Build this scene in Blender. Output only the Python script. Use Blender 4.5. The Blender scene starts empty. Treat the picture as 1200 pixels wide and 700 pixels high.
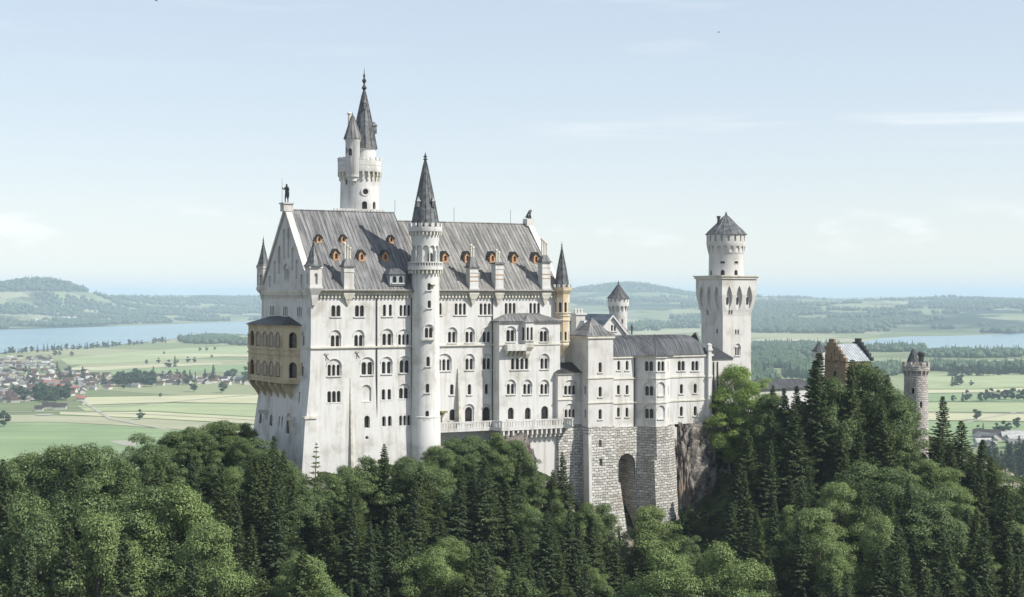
import bpy, bmesh, math, random
import numpy as np
from mathutils import Vector, Matrix

# ------------------------------------------------------------------ camera, sky, sun, exposure
R = math.radians
sc = bpy.context.scene
F, HZ, CZ = 1900.0, 345.0, 180.0            # focal length in photo pixels, horizon row, camera height
cam_d = bpy.data.cameras.new('camera')
cam = bpy.data.objects.new('camera', cam_d)
sc.collection.objects.link(cam)
cam.location = (0, 0, CZ)
cam.rotation_euler = (R(90), 0, 0)
cam_d.sensor_fit = 'HORIZONTAL'
cam_d.sensor_width = 36.0
cam_d.lens = 36.0 * F / 1200.0
cam_d.shift_y = -(350.0 - HZ) / 1200.0
cam_d.clip_start = 1.0
cam_d.clip_end = 150000.0
sc.camera = cam

SUN_AZ = 70.0      # degrees from the camera's back (-Y) round towards the right (+X)
SUN_EL = 44.0
sx, sy, sz = (math.sin(R(SUN_AZ)) * math.cos(R(SUN_EL)), -math.cos(R(SUN_AZ)) * math.cos(R(SUN_EL)), math.sin(R(SUN_EL)))
world = bpy.data.worlds.new("World")
sc.world = world
world.use_nodes = True
sun_d = bpy.data.lights.new('sun', 'SUN')
sun_d.energy = 3.05
sun_d.angle = R(0.5)
sun_d.color = (1.0, 0.962, 0.895)
sun = bpy.data.objects.new('sun', sun_d)
sc.collection.objects.link(sun)
sun.location = (200, -50, 500)
sun.rotation_euler = Vector((sx, sy, sz)).to_track_quat('Z', 'Y').to_euler()

def build_world():
    nt = world.node_tree
    N, Lk = nt.nodes, nt.links
    N.clear()
    out = N.new('ShaderNodeOutputWorld')
    bg = N.new('ShaderNodeBackground')
    bg.inputs['Strength'].default_value = 0.146
    sky = N.new('ShaderNodeTexSky')
    sky.sky_type = 'NISHITA'
    sky.sun_disc = False
    sky.sun_elevation = R(SUN_EL)
    sky.sun_rotation = math.atan2(sx, sy)
    sky.altitude = 900
    sky.air_density = 1.0
    sky.dust_density = 0.35
    sky.ozone_density = 1.5
    # thin cirrus and small cumulus, as part of the sky itself
    tc = N.new('ShaderNodeTexCoord')
    sep = N.new('ShaderNodeSeparateXYZ')
    Lk.new(tc.outputs['Generated'], sep.inputs[0])
    def math_(op, a, b=None, clamp=False):
        m = N.new('ShaderNodeMath'); m.operation = op; m.use_clamp = clamp
        for i, v in enumerate((a, b)):
            if v is None: continue
            if isinstance(v, (int, float)): m.inputs[i].default_value = v
            else: Lk.new(v, m.inputs[i])
        return m.outputs[0]
    def noise(scale, vec, detail=6, rough=.55):
        n = N.new('ShaderNodeTexNoise'); n.inputs['Scale'].default_value = scale
        n.inputs['Detail'].default_value = detail; n.inputs['Roughness'].default_value = rough
        Lk.new(vec, n.inputs['Vector']); return n.outputs['Fac']
    def mapped(sx_, sy_, sz_, ox=0, oz=0):
        m = N.new('ShaderNodeMapping'); m.inputs['Scale'].default_value = (sx_, sy_, sz_)
        m.inputs['Location'].default_value = (ox, 0, oz)
        Lk.new(tc.outputs['Generated'], m.inputs['Vector']); return m.outputs[0]
    def ramp(v, lo, hi):
        m = N.new('ShaderNodeMapRange'); m.interpolation_type = 'SMOOTHSTEP'
        m.inputs['From Min'].default_value = lo; m.inputs['From Max'].default_value = hi
        Lk.new(v, m.inputs['Value']); return m.outputs[0]
    def band(lo, mid, hi):
        return math_('MULTIPLY', ramp(sep.outputs['Z'], lo, mid), math_('SUBTRACT', 1.0, ramp(sep.outputs['Z'], mid, hi)))
    wisp = math_('MULTIPLY', ramp(noise(5.0, mapped(1, 1, 14, 2.3)), .42, .70), band(.085, .103, .114))
    puff = math_('MULTIPLY', ramp(noise(16.0, mapped(1, 1, 3.0, 0.4)), .52, .70), band(.018, .038, .062))
    high = math_('MULTIPLY', ramp(noise(7.0, mapped(1, 1, 9, 5.1)), .52, .8), band(.12, .17, .24))
    side = ramp(sep.outputs['X'], -.02, .10)
    wisp = math_('MULTIPLY', wisp, side)
    cl = math_('ADD', math_('MULTIPLY', wisp, .6), math_('ADD', math_('MULTIPLY', puff, .45), math_('MULTIPLY', high, .30)), True)
    mix = N.new('ShaderNodeMix'); mix.data_type = 'RGBA'
    mix.inputs['B'].default_value = (3.95, 3.95, 3.95, 1)
    hs = N.new('ShaderNodeHueSaturation'); hs.inputs['Saturation'].default_value = 1.0
    gm = N.new('ShaderNodeGamma'); gm.inputs['Gamma'].default_value = .45
    Lk.new(sky.outputs[0], gm.inputs['Color']); Lk.new(gm.outputs[0], hs.inputs['Color'])
    tint = N.new('ShaderNodeMix'); tint.data_type = 'RGBA'; tint.blend_type = 'MULTIPLY'; tint.inputs['Factor'].default_value = 1.0
    tint.inputs['B'].default_value = (1.32, 1.305, 1.32, 1); Lk.new(hs.outputs[0], tint.inputs['A'])
    Lk.new(cl, mix.inputs['Factor']); Lk.new(tint.outputs['Result'], mix.inputs['A'])
    Lk.new(mix.outputs['Result'], bg.inputs['Color'])
    Lk.new(bg.outputs[0], out.inputs['Surface'])
build_world()

vs = sc.view_settings
sc.display_settings.display_device = 'sRGB'
vs.view_transform = 'Standard'
vs.look = 'None'
vs.gamma = 1.0
vs.use_curve_mapping = False
vs.exposure = 1.05
sc.render.engine = 'CYCLES'
cy = sc.cycles
cy.max_bounces = 6
cy.diffuse_bounces = 3
cy.glossy_bounces = 2
cy.transmission_bounces = 2
cy.volume_bounces = 3
cy.use_denoising = True
try:
    cy.denoiser = 'OPENIMAGEDENOISE'
except Exception:
    pass

# ------------------------------------------------------------------ materials
MATS = {}
class NT:
    def __init__(s, name):
        s.m = bpy.data.materials.new(name); s.m.use_nodes = True
        s.t = s.m.node_tree; s.N = s.t.nodes; s.L = s.t.links
        s.b = s.N['Principled BSDF']
        s.tc = s.N.new('ShaderNodeTexCoord')
        MATS[name] = s.m
    def new(s, k, **kw):
        n = s.N.new('ShaderNode' + k)
        for a, v in kw.items(): setattr(n, a, v)
        return n
    def link(s, a, b): s.L.new(a, b)
    def mapping(s, vec, scale=(1, 1, 1), loc=(0, 0, 0)):
        m = s.new('Mapping'); m.inputs['Scale'].default_value = scale; m.inputs['Location'].default_value = loc
        s.link(vec, m.inputs['Vector']); return m.outputs[0]
    def noise(s, vec, scale, detail=4, rough=.55):
        n = s.new('TexNoise'); n.inputs['Scale'].default_value = scale
        n.inputs['Detail'].default_value = detail; n.inputs['Roughness'].default_value = rough
        s.link(vec, n.inputs['Vector']); return n.outputs['Fac']
    def step(s, v, lo, hi):
        m = s.new('MapRange'); m.interpolation_type = 'SMOOTHSTEP'
        m.inputs['From Min'].default_value = lo; m.inputs['From Max'].default_value = hi
        s.link(v, m.inputs['Value']); return m.outputs[0]
    def mix(s, f, a, b, blend='MIX'):
        m = s.new('Mix', data_type='RGBA', blend_type=blend)
        for v, k in ((f, 'Factor'), (a, 'A'), (b, 'B')):
            if isinstance(v, (int, float)): m.inputs[k].default_value = v
            elif isinstance(v, tuple): m.inputs[k].default_value = (*v, 1)
            else: s.link(v, m.inputs[k])
        return m.outputs['Result']
    def mth(s, op, a, b=0.0):
        m = s.new('Math', operation=op)
        for i, v in enumerate((a, b)):
            if isinstance(v, (int, float)): m.inputs[i].default_value = v
            else: s.link(v, m.inputs[i])
        return m.outputs[0]
    def bump(s, h, strength=.5, dist=.1):
        b = s.new('Bump'); b.inputs['Strength'].default_value = strength; b.inputs['Distance'].default_value = dist
        s.link(h, b.inputs['Height']); s.link(b.outputs[0], s.b.inputs['Normal'])
    def out(s, col, rough=.85, spec=.2, metal=0.0):
        if isinstance(col, tuple): s.b.inputs['Base Color'].default_value = (*col, 1)
        else: s.link(col, s.b.inputs['Base Color'])
        s.b.inputs['Roughness'].default_value = rough
        s.b.inputs['Specular IOR Level'].default_value = spec
        s.b.inputs['Metallic'].default_value = metal
        return s.m

def mat_plaster(name, base, stain, amount=.5):
    n = NT(name); g = n.tc.outputs['Object']
    streak = n.noise(n.mapping(g, (1.1, 1.1, .10)), 1.0, 6, .6)
    blot = n.noise(g, .22, 5, .6)
    fine = n.noise(g, 2.6, 3)
    col = n.mix(n.mth('MULTIPLY', n.step(streak, .47, .76), amount), base, stain)
    col = n.mix(n.mth('MULTIPLY', n.step(blot, .48, .72), amount * .8), col, tuple(c * .86 for c in stain))
    col = n.mix(n.mth('MULTIPLY', fine, .14), col, tuple(c * .72 for c in base))
    n.bump(n.noise(g, 4.0, 4), .25, .05)
    return n.out(col, .92, .1)

def mat_masonry(name, light, dark, mortar, bw=1.25, bh=.56, radius=0.0):
    n = NT(name); g = n.tc.outputs['Object']
    sp = n.new('SeparateXYZ'); n.link(g, sp.inputs[0])
    cb = n.new('CombineXYZ')
    wob = n.noise(g, .5, 2)
    if radius:
        along = n.mth('MULTIPLY', n.mth('ARCTAN2', sp.outputs[1], sp.outputs[0]), radius)
    else:
        nn = n.new('SeparateXYZ'); n.link(n.tc.outputs['Normal'], nn.inputs[0])
        along = n.mth('SUBTRACT', n.mth('MULTIPLY', sp.outputs[1], nn.outputs[0]), n.mth('MULTIPLY', sp.outputs[0], nn.outputs[1]))
    n.link(n.mth('ADD', along, n.mth('MULTIPLY', wob, 1.1)), cb.inputs[0])
    n.link(n.mth('ADD', sp.outputs[2], n.mth('MULTIPLY', n.noise(g, .55, 3, .6), .75)), cb.inputs[1])
    br = n.new('TexBrick'); br.offset = .5; br.squash = 1.0
    br.inputs['Scale'].default_value = 1.0
    br.inputs['Brick Width'].default_value = bw; br.inputs['Row Height'].default_value = bh
    br.inputs['Mortar Size'].default_value = .05; br.inputs['Mortar Smooth'].default_value = .6
    br.inputs['Bias'].default_value = -.1
    br.inputs['Color1'].default_value = (*light, 1); br.inputs['Color2'].default_value = (*dark, 1)
    br.inputs['Mortar'].default_value = (*mortar, 1)
    n.link(cb.outputs[0], br.inputs['Vector'])
    rough = n.noise(g, 1.7, 6, .7)
    col = n.mix(n.mth('MULTIPLY', n.step(rough, .5, .75), .55), br.outputs['Color'], tuple(c * .55 for c in dark))
    col = n.mix(n.mth('MULTIPLY', n.step(n.noise(g, .16, 4), .5, .7), .4), col, (.30, .25, .18))
    hh = n.mth('ADD', n.mth('MULTIPLY', n.mth('SUBTRACT', 1.0, br.outputs['Fac']), .8), n.mth('MULTIPLY', rough, .9))
    n.bump(hh, 1.0, .55)
    return n.out(col, .95, .1)

def mat_roof(name, base, dark, light, seam=(1, 0, 0)):
    n = NT(name); g = n.tc.outputs['Object']
    st = n.noise(n.mapping(g, (1.6, .16, .16)), 1.0, 6, .65)
    bl = n.noise(g, .25, 4)
    sh = n.new('TexBrick'); sh.offset = .37
    sp = n.new('SeparateXYZ'); n.link(g, sp.inputs[0])
    cb = n.new('CombineXYZ'); n.link(sp.outputs[2], cb.inputs[0]); n.link(sp.outputs[0], cb.inputs[1])
    n.link(cb.outputs[0], sh.inputs['Vector'])
    sh.inputs['Scale'].default_value = 1; sh.inputs['Brick Width'].default_value = 3.1; sh.inputs['Row Height'].default_value = .8
    sh.inputs['Mortar Size'].default_value = .03
    sh.inputs['Color1'].default_value = (.35, .35, .35, 1); sh.inputs['Color2'].default_value = (.75, .75, .75, 1); sh.inputs['Mortar'].default_value = (.1, .1, .1, 1)
    col = n.mix(n.step(st, .36, .66), dark, light)
    col = n.mix(.42, col, base)
    col = n.mix(.35, col, sh.outputs['Color'], 'OVERLAY')
    col = n.mix(n.mth('MULTIPLY', n.step(bl, .5, .7), .4), col, light)
    return n.out(col, .7, .22)

def mat_simple(name, base, var=.25, scale=2.0, rough=.8, spec=.2, metal=0.0, bump=0.0):
    n = NT(name); g = n.tc.outputs['Object']
    col = n.mix(n.step(n.noise(g, scale, 5), .35, .7), tuple(c * (1 - var) for c in base), tuple(min(1, c * (1 + var)) for c in base))
    if bump: n.bump(n.noise(g, scale * 3, 5), bump, .1)
    return n.out(col, rough, spec, metal)

def mat_rock(name):
    n = NT(name); g = n.tc.outputs['Object']
    v = n.noise(n.mapping(g, (1, 1, .7)), .55, 12, .74)
    col = n.mix(n.step(v, .34, .66), (.035, .030, .027), (.33, .30, .265))
    col = n.mix(n.mth('MULTIPLY', n.step(n.noise(g, .3, 3), .5, .7), .6), col, (.20, .14, .10))
    n.bump(v, 1.0, .5)
    return n.out(col, .95, .1)

def mat_leaf(name, a, b, c, trans=.3):
    n = NT(name)
    oi = n.new('ObjectInfo'); ge = n.new('NewGeometry')
    col = n.mix(ge.outputs['Random Per Island'], a, b)
    col = n.mix(n.mth('MULTIPLY', oi.outputs['Random'], .75), col, c)
    n.out(col, .55, .25)
    tr = n.new('BsdfTranslucent'); n.link(n.mix(.5, col, (.16, .24, .04)), tr.inputs['Color'])
    ms = n.new('MixShader'); ms.inputs[0].default_value = trans
    n.link(n.b.outputs[0], ms.inputs[1]); n.link(tr.outputs[0], ms.inputs[2])
    n.link(ms.outputs[0], n.N['Material Output'].inputs['Surface'])
    return n.m

mat_plaster('limewash', (.59, .583, .56), (.385, .36, .305), .9)
mat_plaster('limestone', (.57, .555, .525), (.40, .375, .33), .85)
mat_plaster('stone_trim', (.60, .575, .50), (.40, .36, .27), .8)
mat_plaster('stained_stone', (.60, .535, .42), (.46, .30, .13), 1.0)
mat_plaster('loggia_stone', (.50, .42, .29), (.28, .225, .15), .95)
mat_masonry('rusticated', (.66, .64, .59), (.37, .35, .315), (.10, .095, .085))
mat_masonry('brick_gable', (.48, .375, .255), (.375, .285, .185), (.31, .25, .18), .5, .22)
mat_masonry('tower_stone', (.66, .62, .58), (.50, .46, .43), (.36, .33, .30), 1.0, .42, 3.0)
mat_roof('sheet_roof', (.142, .141, .140), (.060, .061, .064), (.27, .265, .255))
mat_roof('weathered_roof', (.178, .173, .162), (.080, .079, .076), (.32, .308, .28))
mat_roof('slate_roof', (.075, .08, .085), (.04, .042, .046), (.14, .145, .15))
mat_roof('blue_roof', (.10, .13, .155), (.06, .075, .09), (.20, .235, .26))
mat_simple('dark_roof', (.035, .035, .038), .3, 1.0, .5, .4)
mat_simple('spire_metal', (.10, .105, .105), .45, 1.2, .5, .45)
mat_simple('silver_roof', (.34, .36, .37), .15, .6, .45, .4)
mat_simple('bronze', (.045, .045, .042), .4, 6, .45, .5)
mat_simple('orange_wood', (.43, .27, .15), .2, 3, .8)
mat_simple('pipe_metal', (.07, .068, .062), .3, 2, .6)
mat_simple('green_copper', (.16, .15, .05), .4, 2, .7)
mat_simple('glass_dark', (.018, .017, .016), .4, 1.0, .15, .5)
mat_simple('red_dark', (.12, .02, .015), .3, 3, .5)
mat_simple('stain_wood', (.47, .44, .37), .2, .8, .9)
mat_rock('rock')
mat_simple('bark', (.075, .06, .048), .4, 3, .95, .1, 0, .6)
mat_simple('pale_bark', (.15, .14, .12), .4, 3, .95, .1, 0, .6)
mat_leaf('leaf_spruce', (.018, .034, .017), (.185, .235, .104), (.072, .102, .054), .2)
mat_leaf('leaf_broad', (.034, .062, .024), (.250, .325, .120), (.110, .160, .070), .28)
mat_leaf('leaf_bright', (.070, .118, .036), (.350, .425, .155), (.185, .250, .098), .34)
mat_leaf('leaf_light_spruce', (.050, .080, .030), (.175, .220, .085), (.110, .140, .062), .25)
mat_leaf('leaf_lime', (.20, .30, .085), (.36, .45, .15), (.26, .36, .11), .45)
mat_leaf('leaf_far', (0.034, 0.067, 0.029), (0.067, 0.110, 0.044), (0.049, 0.079, 0.043), .1)

# ------------------------------------------------------------------ mesh builder
OFF = {}
class MB:
    def __init__(s): s.v = []; s.f = []
    def add(s, vs, fs):
        k = len(s.v); s.v += [tuple(p) for p in vs]; s.f += [tuple(i + k for i in f) for f in fs]; return s
    def box(s, x0, x1, y0, y1, z0, z1):
        return s.add([(x0, y0, z0), (x1, y0, z0), (x1, y1, z0), (x0, y1, z0), (x0, y0, z1), (x1, y0, z1), (x1, y1, z1), (x0, y1, z1)],
                     [(3, 2, 1, 0), (4, 5, 6, 7), (0, 1, 5, 4), (1, 2, 6, 5), (2, 3, 7, 6), (3, 0, 4, 7)])
    def loft(s, rings, cap=True):
        n = len(rings[0]); vs = [p for r in rings for p in r]; fs = []
        for i in range(len(rings) - 1):
            for j in range(n):
                a, b = i * n + j, i * n + (j + 1) % n
                fs.append((a, b, b + n, a + n))
        if cap:
            fs.append(tuple(range(n))[::-1]); fs.append(tuple(range((len(rings) - 1) * n, len(rings) * n)))
        return s.add(vs, fs)
    def prism(s, poly, z0, z1): return s.loft([[(x, y, z0) for x, y in poly], [(x, y, z1) for x, y in poly]])
    def extr(s, pts, vec): return s.loft([pts, [(p[0] + vec[0], p[1] + vec[1], p[2] + vec[2]) for p in pts]])
    def lathe(s, cx, cy, prof, n=32, ph=0.0, cap=True):
        rings = [[(cx + max(r, .004) * math.cos(ph + 2 * math.pi * j / n), cy + max(r, .004) * math.sin(ph + 2 * math.pi * j / n), z) for j in range(n)] for r, z in prof]
        return s.loft(rings, cap)
    def tube(s, pts, rad, n=6):
        rings = []
        for i, p in enumerate(pts):
            p = Vector(p); a = Vector(pts[max(i - 1, 0)]); b = Vector(pts[min(i + 1, len(pts) - 1)])
            d = (b - a).normalized()
            u = d.cross(Vector((0, 0, 1)) if abs(d.z) < .9 else Vector((1, 0, 0))).normalized(); w = d.cross(u)
            r = rad[i] if isinstance(rad, (list, tuple)) else rad
            rings.append([tuple(p + (u * math.cos(2 * math.pi * j / n) + w * math.sin(2 * math.pi * j / n)) * r) for j in range(n)])
        return s.loft(rings)
    def pyramid(s, poly, z0, apex):
        n = len(poly)
        return s.add([(x, y, z0) for x, y in poly] + [apex], [tuple(range(n))[::-1]] + [(i, (i + 1) % n, n) for i in range(n)])
    def ringboxes(s, cx, cy, r, n, w, t, z0, z1, ph=0.0):
        for k in range(n):
            a = ph + 2 * math.pi * k / n; c, d = math.cos(a), math.sin(a)
            q = [(r - t / 2, -w / 2), (r + t / 2, -w / 2), (r + t / 2, w / 2), (r - t / 2, w / 2)]
            s.prism([(cx + x * c - y * d, cy + x * d + y * c) for x, y in q], z0, z1)
        return s
    def mesh(s, name, off=(0, 0, 0)):
        me = bpy.data.meshes.new(name)
        me.from_pydata([(x - off[0], y - off[1], z - off[2]) for x, y, z in s.v], [], s.f)
        bm = bmesh.new(); bm.from_mesh(me)
        bmesh.ops.recalc_face_normals(bm, faces=bm.faces)
        bm.to_mesh(me); bm.free()
        return me

COL = sc.collection
def link(o, parent=None):
    COL.objects.link(o)
    if parent is not None:
        o.parent = parent
        OFF[o.name] = OFF.get(parent.name, (0, 0, 0))
    return o
def smooth(me, ang=40):
    me.polygons.foreach_set('use_smooth', [True] * len(me.polygons))
    me.set_sharp_from_angle(angle=R(ang))
def obj(name, mb, mat, parent=None, cut=(), sm=0):
    """link a builder as one mesh object; cut = builders to subtract first (one pass each)."""
    off = OFF.get(parent.name, (0, 0, 0)) if parent is not None else (0, 0, 0)
    me = mb.mesh(name, off)
    for c in cut:
        if not c.v: continue
        n0 = len(me.vertices); bme = c.mesh('cut', off)
        for tr in range(3):
            me2 = carve(me, bme, tr)
            if len(me2.vertices) > n0 * .8: me = me2; break
        else: print('CARVE FAILED', name)
    me.name = name
    me.materials.clear(); me.materials.append(MATS[mat])
    if sm: smooth(me, sm)
    return link(bpy.data.objects.new(name, me), parent)
def carve(me, bme, tr):
        a = bpy.data.objects.new('a', me); b = bpy.data.objects.new('b', bme); b.location = (.004 * tr, .003 * tr, .007 * tr)
        COL.objects.link(a); COL.objects.link(b)
        m = a.modifiers.new('m', 'BOOLEAN'); m.operation = 'DIFFERENCE'; m.solver = 'EXACT'; m.object = b
        bpy.context.view_layer.update()
        dg = bpy.context.evaluated_depsgraph_get()
        me2 = bpy.data.meshes.new_from_object(a.evaluated_get(dg))
        bpy.data.objects.remove(a); bpy.data.objects.remove(b)
        return me2
def tag(o, label, cat, group=None, kind=None):
    if label: o['label'] = label
    if cat: o['category'] = cat
    if group: o['group'] = group
    if kind: o['kind'] = kind
    return o
def structure(o): o['kind'] = 'structure'; return o

# ------------------------------------------------------------------ the castle's own frame
TH = R(30.0); D0 = 313.5
CX0, CY0 = -235.5 / F * D0, D0
ct, st_ = math.cos(TH), math.sin(TH)
def l2w(lx, ly): return (CX0 + lx * ct - ly * st_, CY0 + lx * st_ + ly * ct)
def w2l(X, Y):
    dx, dy = X - CX0, Y - CY0
    return (dx * ct + dy * st_, -dx * st_ + dy * ct)
CAML = w2l(0, 0)
def rayl(px, py):
    X, Y = (px - 600) / F, 1.0
    return (X * ct + Y * st_, -X * st_ + Y * ct, (HZ - py) / F)
def axis(px, ly):
    """local x of the point that shows at column px on the line local y = ly, with its depth."""
    d = rayl(px, HZ); t = (ly - CAML[1]) / d[1]
    return CAML[0] + d[0] * t, t
def depth(lx, ly): return l2w(lx, ly)[1]
def zat(py, Y): return CZ + (HZ - py) * Y / F
def hit_plane(px, py, p, n):
    d = rayl(px, py)
    c = (CAML[0], CAML[1], CZ)
    t = sum((p[i] - c[i]) * n[i] for i in range(3)) / sum(d[i] * n[i] for i in range(3))
    return tuple(c[i] + d[i] * t for i in range(3))
class Facet:
    """a vertical wall plane from plan point a to b, left to right seen from outside."""
    def __init__(s, a, b):
        s.a = a; L = math.hypot(b[0] - a[0], b[1] - a[1]); s.len = L
        s.t = ((b[0] - a[0]) / L, (b[1] - a[1]) / L); s.n = (s.t[1], -s.t[0])
    def P(s, u, z, o=0.0): return (s.a[0] + s.t[0] * u + s.n[0] * o, s.a[1] + s.t[1] * u + s.n[1] * o, z)
    def hit(s, px, py):
        p = hit_plane(px, py, (s.a[0], s.a[1], 0), (s.n[0], s.n[1], 0))
        return (p[0] - s.a[0]) * s.t[0] + (p[1] - s.a[1]) * s.t[1], p[2]
    def slab(s, mb, poly, o0, o1):
        return mb.extr([s.P(u, z, o0) for u, z in poly], tuple(s.n[i] * (o1 - o0) if i < 2 else 0 for i in range(3)))
    def rect(s, mb, u0, u1, z0, z1, o0, o1): return s.slab(mb, [(u0, z0), (u1, z0), (u1, z1), (u0, z1)], o0, o1)
def cyl_facet(cx, cy, r, px, w=1.0):
    """wall plane touching a round tower where column px meets it."""
    d = rayl(px, HZ); L = math.hypot(d[0], d[1]); dx, dy = d[0] / L, d[1] / L
    ex, ey = cx - CAML[0], cy - CAML[1]
    off = ex * dy - ey * dx           # signed distance of the axis from the ray
    off = max(-r * .97, min(r * .97, off))
    b = math.sqrt(r * r - off * off)
    fx, fy = CAML[0] + dx * (ex * dx + ey * dy - b), CAML[1] + dy * (ex * dx + ey * dy - b)
    nx, ny = (fx - cx) / r, (fy - cy) / r
    tx, ty = -ny, nx
    f = Facet((fx - tx * w, fy - ty * w), (fx + tx * w, fy + ty * w)); f.mid = w
    return f

def arch(u, z, w, h, seg=7, pointed=False):
    """a round-headed opening, sill centre at (u, z)."""
    r = w / 2; zs = z + h - r
    pts = [(u - r, z), (u + r, z)]
    if h < r * 1.15: return pts + [(u + r, z + h), (u - r, z + h)]
    if pointed:
        zs = z + h * .55
        for k in range(seg + 1):
            q = k / seg; pts.append((u + r * (1 - q ** 1.7), zs + (h * .45) * q))
        for k in range(1, seg + 1):
            q = 1 - k / seg; pts.append((u - r * (1 - q ** 1.7), zs + (h * .45) * q))
        return pts
    for k in range(seg + 1):
        a = math.pi * k / seg; pts.append((u + r * math.cos(a), zs + r * math.sin(a)))
    return pts
def arch_ring(u, zs, r, t, seg=10):
    o = [(u + (r + t) * math.cos(math.pi * k / seg), zs + (r + t) * math.sin(math.pi * k / seg)) for k in range(seg + 1)]
    i = [(u + r * math.cos(math.pi * k / seg), zs + r * math.sin(math.pi * k / seg)) for k in range(seg + 1)]
    return o + i[::-1]

class Bld:
    def __init__(s, root): s.root = root; s.c1 = MB(); s.c2 = MB()
    def reset(s): s.c1 = MB(); s.c2 = MB()
    def win(s, fc, px, py, n=2, lw=.66, lh=2.2, sp=1.0, hood=0.0, sill=True, depth=.5, pane='glass_dark', u=None, z=None, blind=False, frame='limewash', name='window'):
        """n round-headed lights on facet fc, sill centre seen at (px, py); hood = height of the blind arch over them."""
        if u is None: u, z = fc.hit(px, py)
        base = 0.0; lw *= 1.14
        hd, sl, pn = MB(), MB(), MB(); mull = []
        W = (n - 1) * sp + lw
        if hood:
            rr = W / 2 + .28; zs = z + lh - .35
            pts = [(u - rr, z - .02), (u + rr, z - .02)] + [(u + rr * math.cos(math.pi * k / 10), zs + hood * math.sin(math.pi * k / 10)) for k in range(11)]
            fc.slab(s.c1, pts, .4, -.20); base = -.20
            ho = [(u + (rr + .16) * math.cos(math.pi * k / 12), zs + (hood + .16) * math.sin(math.pi * k / 12)) for k in range(13)]
            hi = [(u + (rr + .01) * math.cos(math.pi * k / 12), zs + (hood + .01) * math.sin(math.pi * k / 12)) for k in range(13)]
            fc.slab(hd, ho + hi[::-1], -.05, .10)
        if not blind:
            for k in range(n):
                uk = u + (k - (n - 1) / 2) * sp
                fc.slab(s.c2, arch(uk, z, lw, lh), .9, -depth - abs(base))
                fc.slab(pn, arch(uk, z + .02, lw - .04, lh - .04), -depth - abs(base) + .03, -depth - abs(base) + .07)
                if n > 1 and k < n - 1 and sp - lw > .2:
                    um = uk + sp / 2
                    mull.append(fc.rect(MB(), um - .13, um + .13, z + lh - lw * .62, z + lh - lw * .62 + .14, base - .10, base + .05))
        if sill: fc.rect(sl, u - W / 2 - .28, u + W / 2 + .28, z - .24, z - .03, -.06, .20)
        else: fc.rect(sl, u - W / 2 - .08, u + W / 2 + .08, z - .12, z - .03, -.04, .07)
        o = obj(name, hd if hd.v else sl, frame, s.root)
        if hd.v: obj('sill', sl, frame, o)
        for m in mull: obj('capital', m, frame, o)
        if pn.v: obj('pane', pn, pane, o)
        return o

def thing(name, label, cat, base, group=None):
    """an Empty at the base of a castle building, turned with the castle; its parts are its children."""
    o = bpy.data.objects.new(name, None); COL.objects.link(o)
    X, Y = l2w(base[0], base[1])
    o.location = (X, Y, base[2]); o.rotation_euler = (0, 0, TH)
    OFF[o.name] = base
    return tag(o, label, cat, group)

def seams(mb, fa, fb, n, w=.07, h=.10):
    """raised standing seams from edge fa(t) to edge fb(t)."""
    for k in range(n + 1):
        t = k / n; p = Vector(fa(t)); q = Vector(fb(t))
        mb.tube([p, q], w, 4)

def finial(mb, cx, cy, z0, z1, r=.3):
    h = z1 - z0
    mb.lathe(cx, cy, [(r * .35, z0), (r * .5, z0 + h * .08), (r, z0 + h * .16), (r * .5, z0 + h * .25), (r * .25, z0 + h * .32), (r * .75, z0 + h * .42), (r * .8, z0 + h * .47), (r * .25, z0 + h * .56), (r * .45, z0 + h * .66), (r * .15, z0 + h * .74), (.03, z1)], 8)

def spire(mb, cx, cy, prof, n=10, ph=0.0, rib=.07):
    mb.lathe(cx, cy, prof, n, ph)
    for k in range(n):
        a = ph + 2 * math.pi * k / n
        mb.tube([(cx + r * math.cos(a) * 1.005, cy + r * math.sin(a) * 1.005, z) for r, z in prof], rib, 4)
# ------------------------------------------------------------------ the palace block
W = 26.0
XT, _ = axis(498, 0)             # the stair tower's place along the facade
XE, _ = axis(659, 0)             # right end of the facade
ZE = 180.9                       # eaves
ZR1, ZR2 = 196.9, 195.2          # the two ridges
ZB = 138.0
pal = thing('palace', 'long white five-storey palace block with steep grey gabled roofs and rows of arched windows', 'palace', (0, 0, ZB))
OFFP = OFF[pal.name]
FRONT = Facet((0, 0), (60, 0))
FRONT2 = Facet((XT, .12), (XE, .12))
GABLE = Facet((0, W), (0, 0))
b1 = Bld(pal)

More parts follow.
